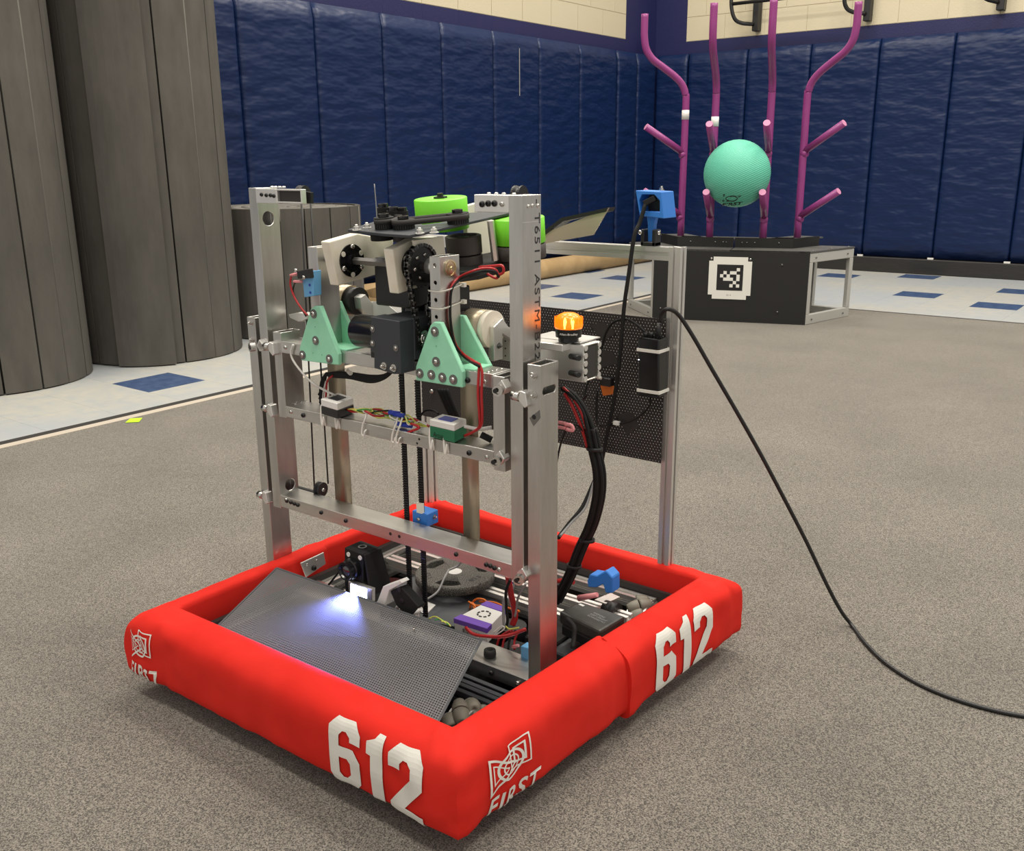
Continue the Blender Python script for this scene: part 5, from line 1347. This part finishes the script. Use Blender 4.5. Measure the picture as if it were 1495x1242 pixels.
# orange wires, red cable
wire([((693,890),1.40),((690,880),1.41),((697,874),1.41),((708,876),1.41),((709,882),1.41),((696,884),1.40),((688,880),1.40),((686,888),1.40)], .0022, 'orangewire')
wire([((700,878),1.41),((720,879),1.41),((738,886),1.39),((758,892),1.37)], .0022, 'orangewire'); wire([((684,878),1.40),((694,886),1.395),((688,892),1.39)], .002, 'orangewire')
B().tube([at(*q, y=y) for q, y in [((742,840),1.27),((745,862),1.285),((750,885),1.30),((752,900),1.305),((748,912),1.30)]], .006, 9, 5).mk('power_cable', M['redwire'], rb)
B().tube([at(*q, y=y) for q, y in [((745,846),1.262),((739,862),1.27),((739,884),1.28),((741,905),1.28),((738,918),1.28)]], .0028, 8, 5).mk('power_cable', M['blackrub'], rb)
B().tube([at(*q, y=y) for q, y in [((768,852),1.285),((758,868),1.29),((754,884),1.30),((752,900),1.30)]], .0022, 8, 5).mk('power_cable', M['greywire'], rb)
wire([((736,872),1.275),((735,890),1.275),((736,918),1.27)], .0028, 'greywire', 'power_cable')
wire([((680,916),1.245),((692,926),1.235),((715,929),1.23),((740,928),1.24),((768,918),1.262)], .0034, 'redwire', 'power_cable')
wire([((738,914),1.262),((744,918),1.262),((758,916),1.27)], .0016, 'yellowwire'); wire([((720,924),1.24),((732,914),1.25),((736,918),1.25),((722,928),1.24)], .0013, 'whitewire')
for k, cm in enumerate(('redwire','redwire','blackrub','redwire')):
    wire([((724+9*k,948),1.28),((730+7*k,930+2*k),1.29),((745+4*k,920),1.30)], .0022, cm)
B().cyl(at(748,944,y=1.262), at(757,942,y=1.262), .003, 8).mk('terminal_sleeve', M['pinkterm'], rb)
B().prism([at(*q, y=1.262) for q in [(760,943),(771,946),(771,964),(760,960)]], (0,.02,0)).mk('switch_housing', M['bluelight'], rb, bev=.001)
wire([((655,832),1.43),((648,845),1.40),((640,862),1.37),((628,872),1.34),((615,878),1.31)], .0024, 'greywire', 'deck_cable')
wire([((676,816),1.46),((668,826),1.455),((655,832),1.43)], .0024, 'greywire', 'deck_cable')
for k in range(3): wire([((626+k*9,903+k*2),1.22),((636+k*8,900+k*4),1.225),((652+k*3,910+k*2),1.222)], .0014, ('yellowwire','greenwire','yellowwire')[k])
for k in range(4):
    wire([((718+k*6,830+k),1.49),((735+k*5,838+k*3),1.48),((748,846+k*5),1.47)], .002, ('whitewire','bluewire','whitewire','greywire')[k])
# wiring mess in the dark well beside the module, hidden motors
for (x, y, r) in ((-1.06,1.40,.03),(-1.40,1.40,.03)):
    B().cyl((x,y,.04),(x,y,.088),r,18).mk('drive_motor', M['blackgloss'], rb)
B().box(-1.0,-.93,1.36,1.46,.05,.10).mk('module_box', M['blackrub'], rb, bev=.003)
B().prism([at(*q, y=1.56) for q in [(633,806),(655,790),(650,830),(640,835)]], (0,.04,0)).mk('side_module', M['blackrub'], rb, bev=.002)
# blue battery hook + red connector
hk = [at(*q, y=1.50) for q in [(857,848),(861,838),(872,840),(885,833),(894,843),(894,866),(884,866),(880,853),(870,858),(858,857)]]
B().prism(hk, (0,.03,0)).mk('printed_clamp', M['blueprint'], rb, bev=.002)
B().cyl(at(845,873,y=1.47), at(872,868,y=1.47), .0065, 10, .005).mk('red_sleeve', M['pinkterm'], rb)
wire([((814,848),1.50),((826,847),1.50),((838,850),1.50)], .005, 'redwire', 'power_cable')
B().prism([at(*q, z=.118) for q in [(868,877),(884,883),(905,873),(892,867)]], (0,0,.003)).mk('cover_plate', M['alu'], rb)
B().cyl((-.93,1.55,.10),(-.90,1.55,.10),.022,16).mk('wheel_motor', M['black'], rb)
# battery tray step
B().prism([at(*q, z=.094) for q in [(806,906),(868,926),(826,958),(772,935)]], (0,0,-.04)).mk('battery_tray', M['slate'], rb, bev=.003)
wire([((828,903),1.335),((838,915),1.325),((838,930),1.315),((836,946),1.30)], .0045, 'blackrub', 'power_cable')

# ------------------------------------------------------------------ loose things on the robot
wc = at(664, 834, z=.1285); ro = .088
pr_ = [(0,.012),(0,ro-.004),(.003,ro),(.017,ro),(.020,ro-.004),(.020,.012)]
wp = B().lathe(wc-V((0,0,.020)), ZP, [(0,.0),(0,ro-.004),(.003,ro),(.017,ro),(.020,ro-.004),(.020,.0)], 48, True, False).mk('weight_plate', M['plate5'])
cutters = B()
for k in range(3):
    a0 = 2*PI*k/3 + 1.0; P = []
    for j in range(9): a = a0+(-.42+.84*j/8); rr = .070+.004*math.sin(PI*j/8); P.append(wc+V((math.cos(a)*rr, math.sin(a)*rr, -.03)))
    for j in range(8, -1, -1): a = a0+(-.36+.72*j/8); rr = .052-.003*math.sin(PI*j/8); P.append(wc+V((math.cos(a)*rr, math.sin(a)*rr, -.03)))
    cutters.prism(P, (0,0,.05))
cut(wp, cutters); tag(wp, 'round dark grey weight plate with three curved slots lying flat inside the robot', 'weight plate')
B().lathe(wc, ZP, [(0,.016),(.0008,.016)], 24, False).mk('hub_label', M['white'], wp)
for a0, s_ in ((2.05, '5 LB'), (-.05, '5 LB'), (4.15, '5 LB')):
    bm = text2d(s_, 1, 0, .01); fitbm(bm, -.016, .016, -.006, .006)
    r_ = V((math.cos(a0), math.sin(a0), 0)); t_ = V((-math.sin(a0), math.cos(a0), 0))
    put2d(bm, planefn(wc+r_*.060+V((0,0,.0006)), -t_, r_), 'raised_letters', M['stamp'], wp)
bt = [at(*q, z=.160) for q in [(816,892),(876,921),(913,899),(848,877)]]
batt = B().prism(bt, (0,0,-.026)).mk('battery', M['battlid'], None, bev=.005, seg=2)
tag(batt, 'dark grey battery pack lying in the open back right bay of the robot', 'battery')
Pb = [p+V((0,0,-.0262)) for p in bt]; cb4 = sum(Pb, V())/4; Pb = [p.lerp(cb4, .06) for p in Pb]
B().prism(Pb, (0,0,-.0245)).mk('battery_body', M['black'], batt, bev=.004)
du = (bt[1]-bt[0]).normalized(); dv = V((0,0,1)).cross(du); c0 = sum(bt, V())/4
for i, (s_, yy, w_) in enumerate([('WARNING', .004, .012), ('KEEP UPRIGHT', -.001, .022), ('RECHARGEABLE PACK', -.006, .024)]):
    bm = text2d(s_, 1, 0, .01); fitbm(bm, -.014, w_*1.3, yy*1.6, yy*1.6+.0055)
    put2d(bm, planefn(c0+du*.012+V((0,0,.0006)), du, dv), 'printed_letters', M['greywire'], batt)
B().prism([c0-du*.046+dv*.012+V((0,0,.0002)), c0-du*.034+dv*.012+V((0,0,.0002)), c0-du*.034+dv*.018+V((0,0,.0002)), c0-du*.046+dv*.018+V((0,0,.0002))], (0,0,.0006)).mk('white_label', M['white'], batt)
# power cord leaving to the right
st = at(965, 470, y=1.632); td = at(1243, 912, z=.011)
hd = V((td.x-st.x, td.y-st.y, 0)).normalized(); nrm = V((hd.y, -hd.x, 0))
def cpt(px, py): return atp(px, py, st, nrm)
cord = [st, at(966,458,y=1.630), at(975,451,y=1.628)] + [cpt(*q) for q in [(990,459),(1010,488),(1040,540),(1075,600),(1110,662),(1145,728),(1178,792),(1208,855),(1228,892)]] + [td] + [at(*q, z=.0105) for q in [(1262,937),(1290,965),(1330,992),(1380,1015),(1440,1034),(1500,1046),(1600,1060)]]
co = B().tube(cord, .0042, 9, 6).mk('power_cord', M['black'], None)
tag(co, 'long black power cord running from the robot over the carpet to the right edge', 'cord')
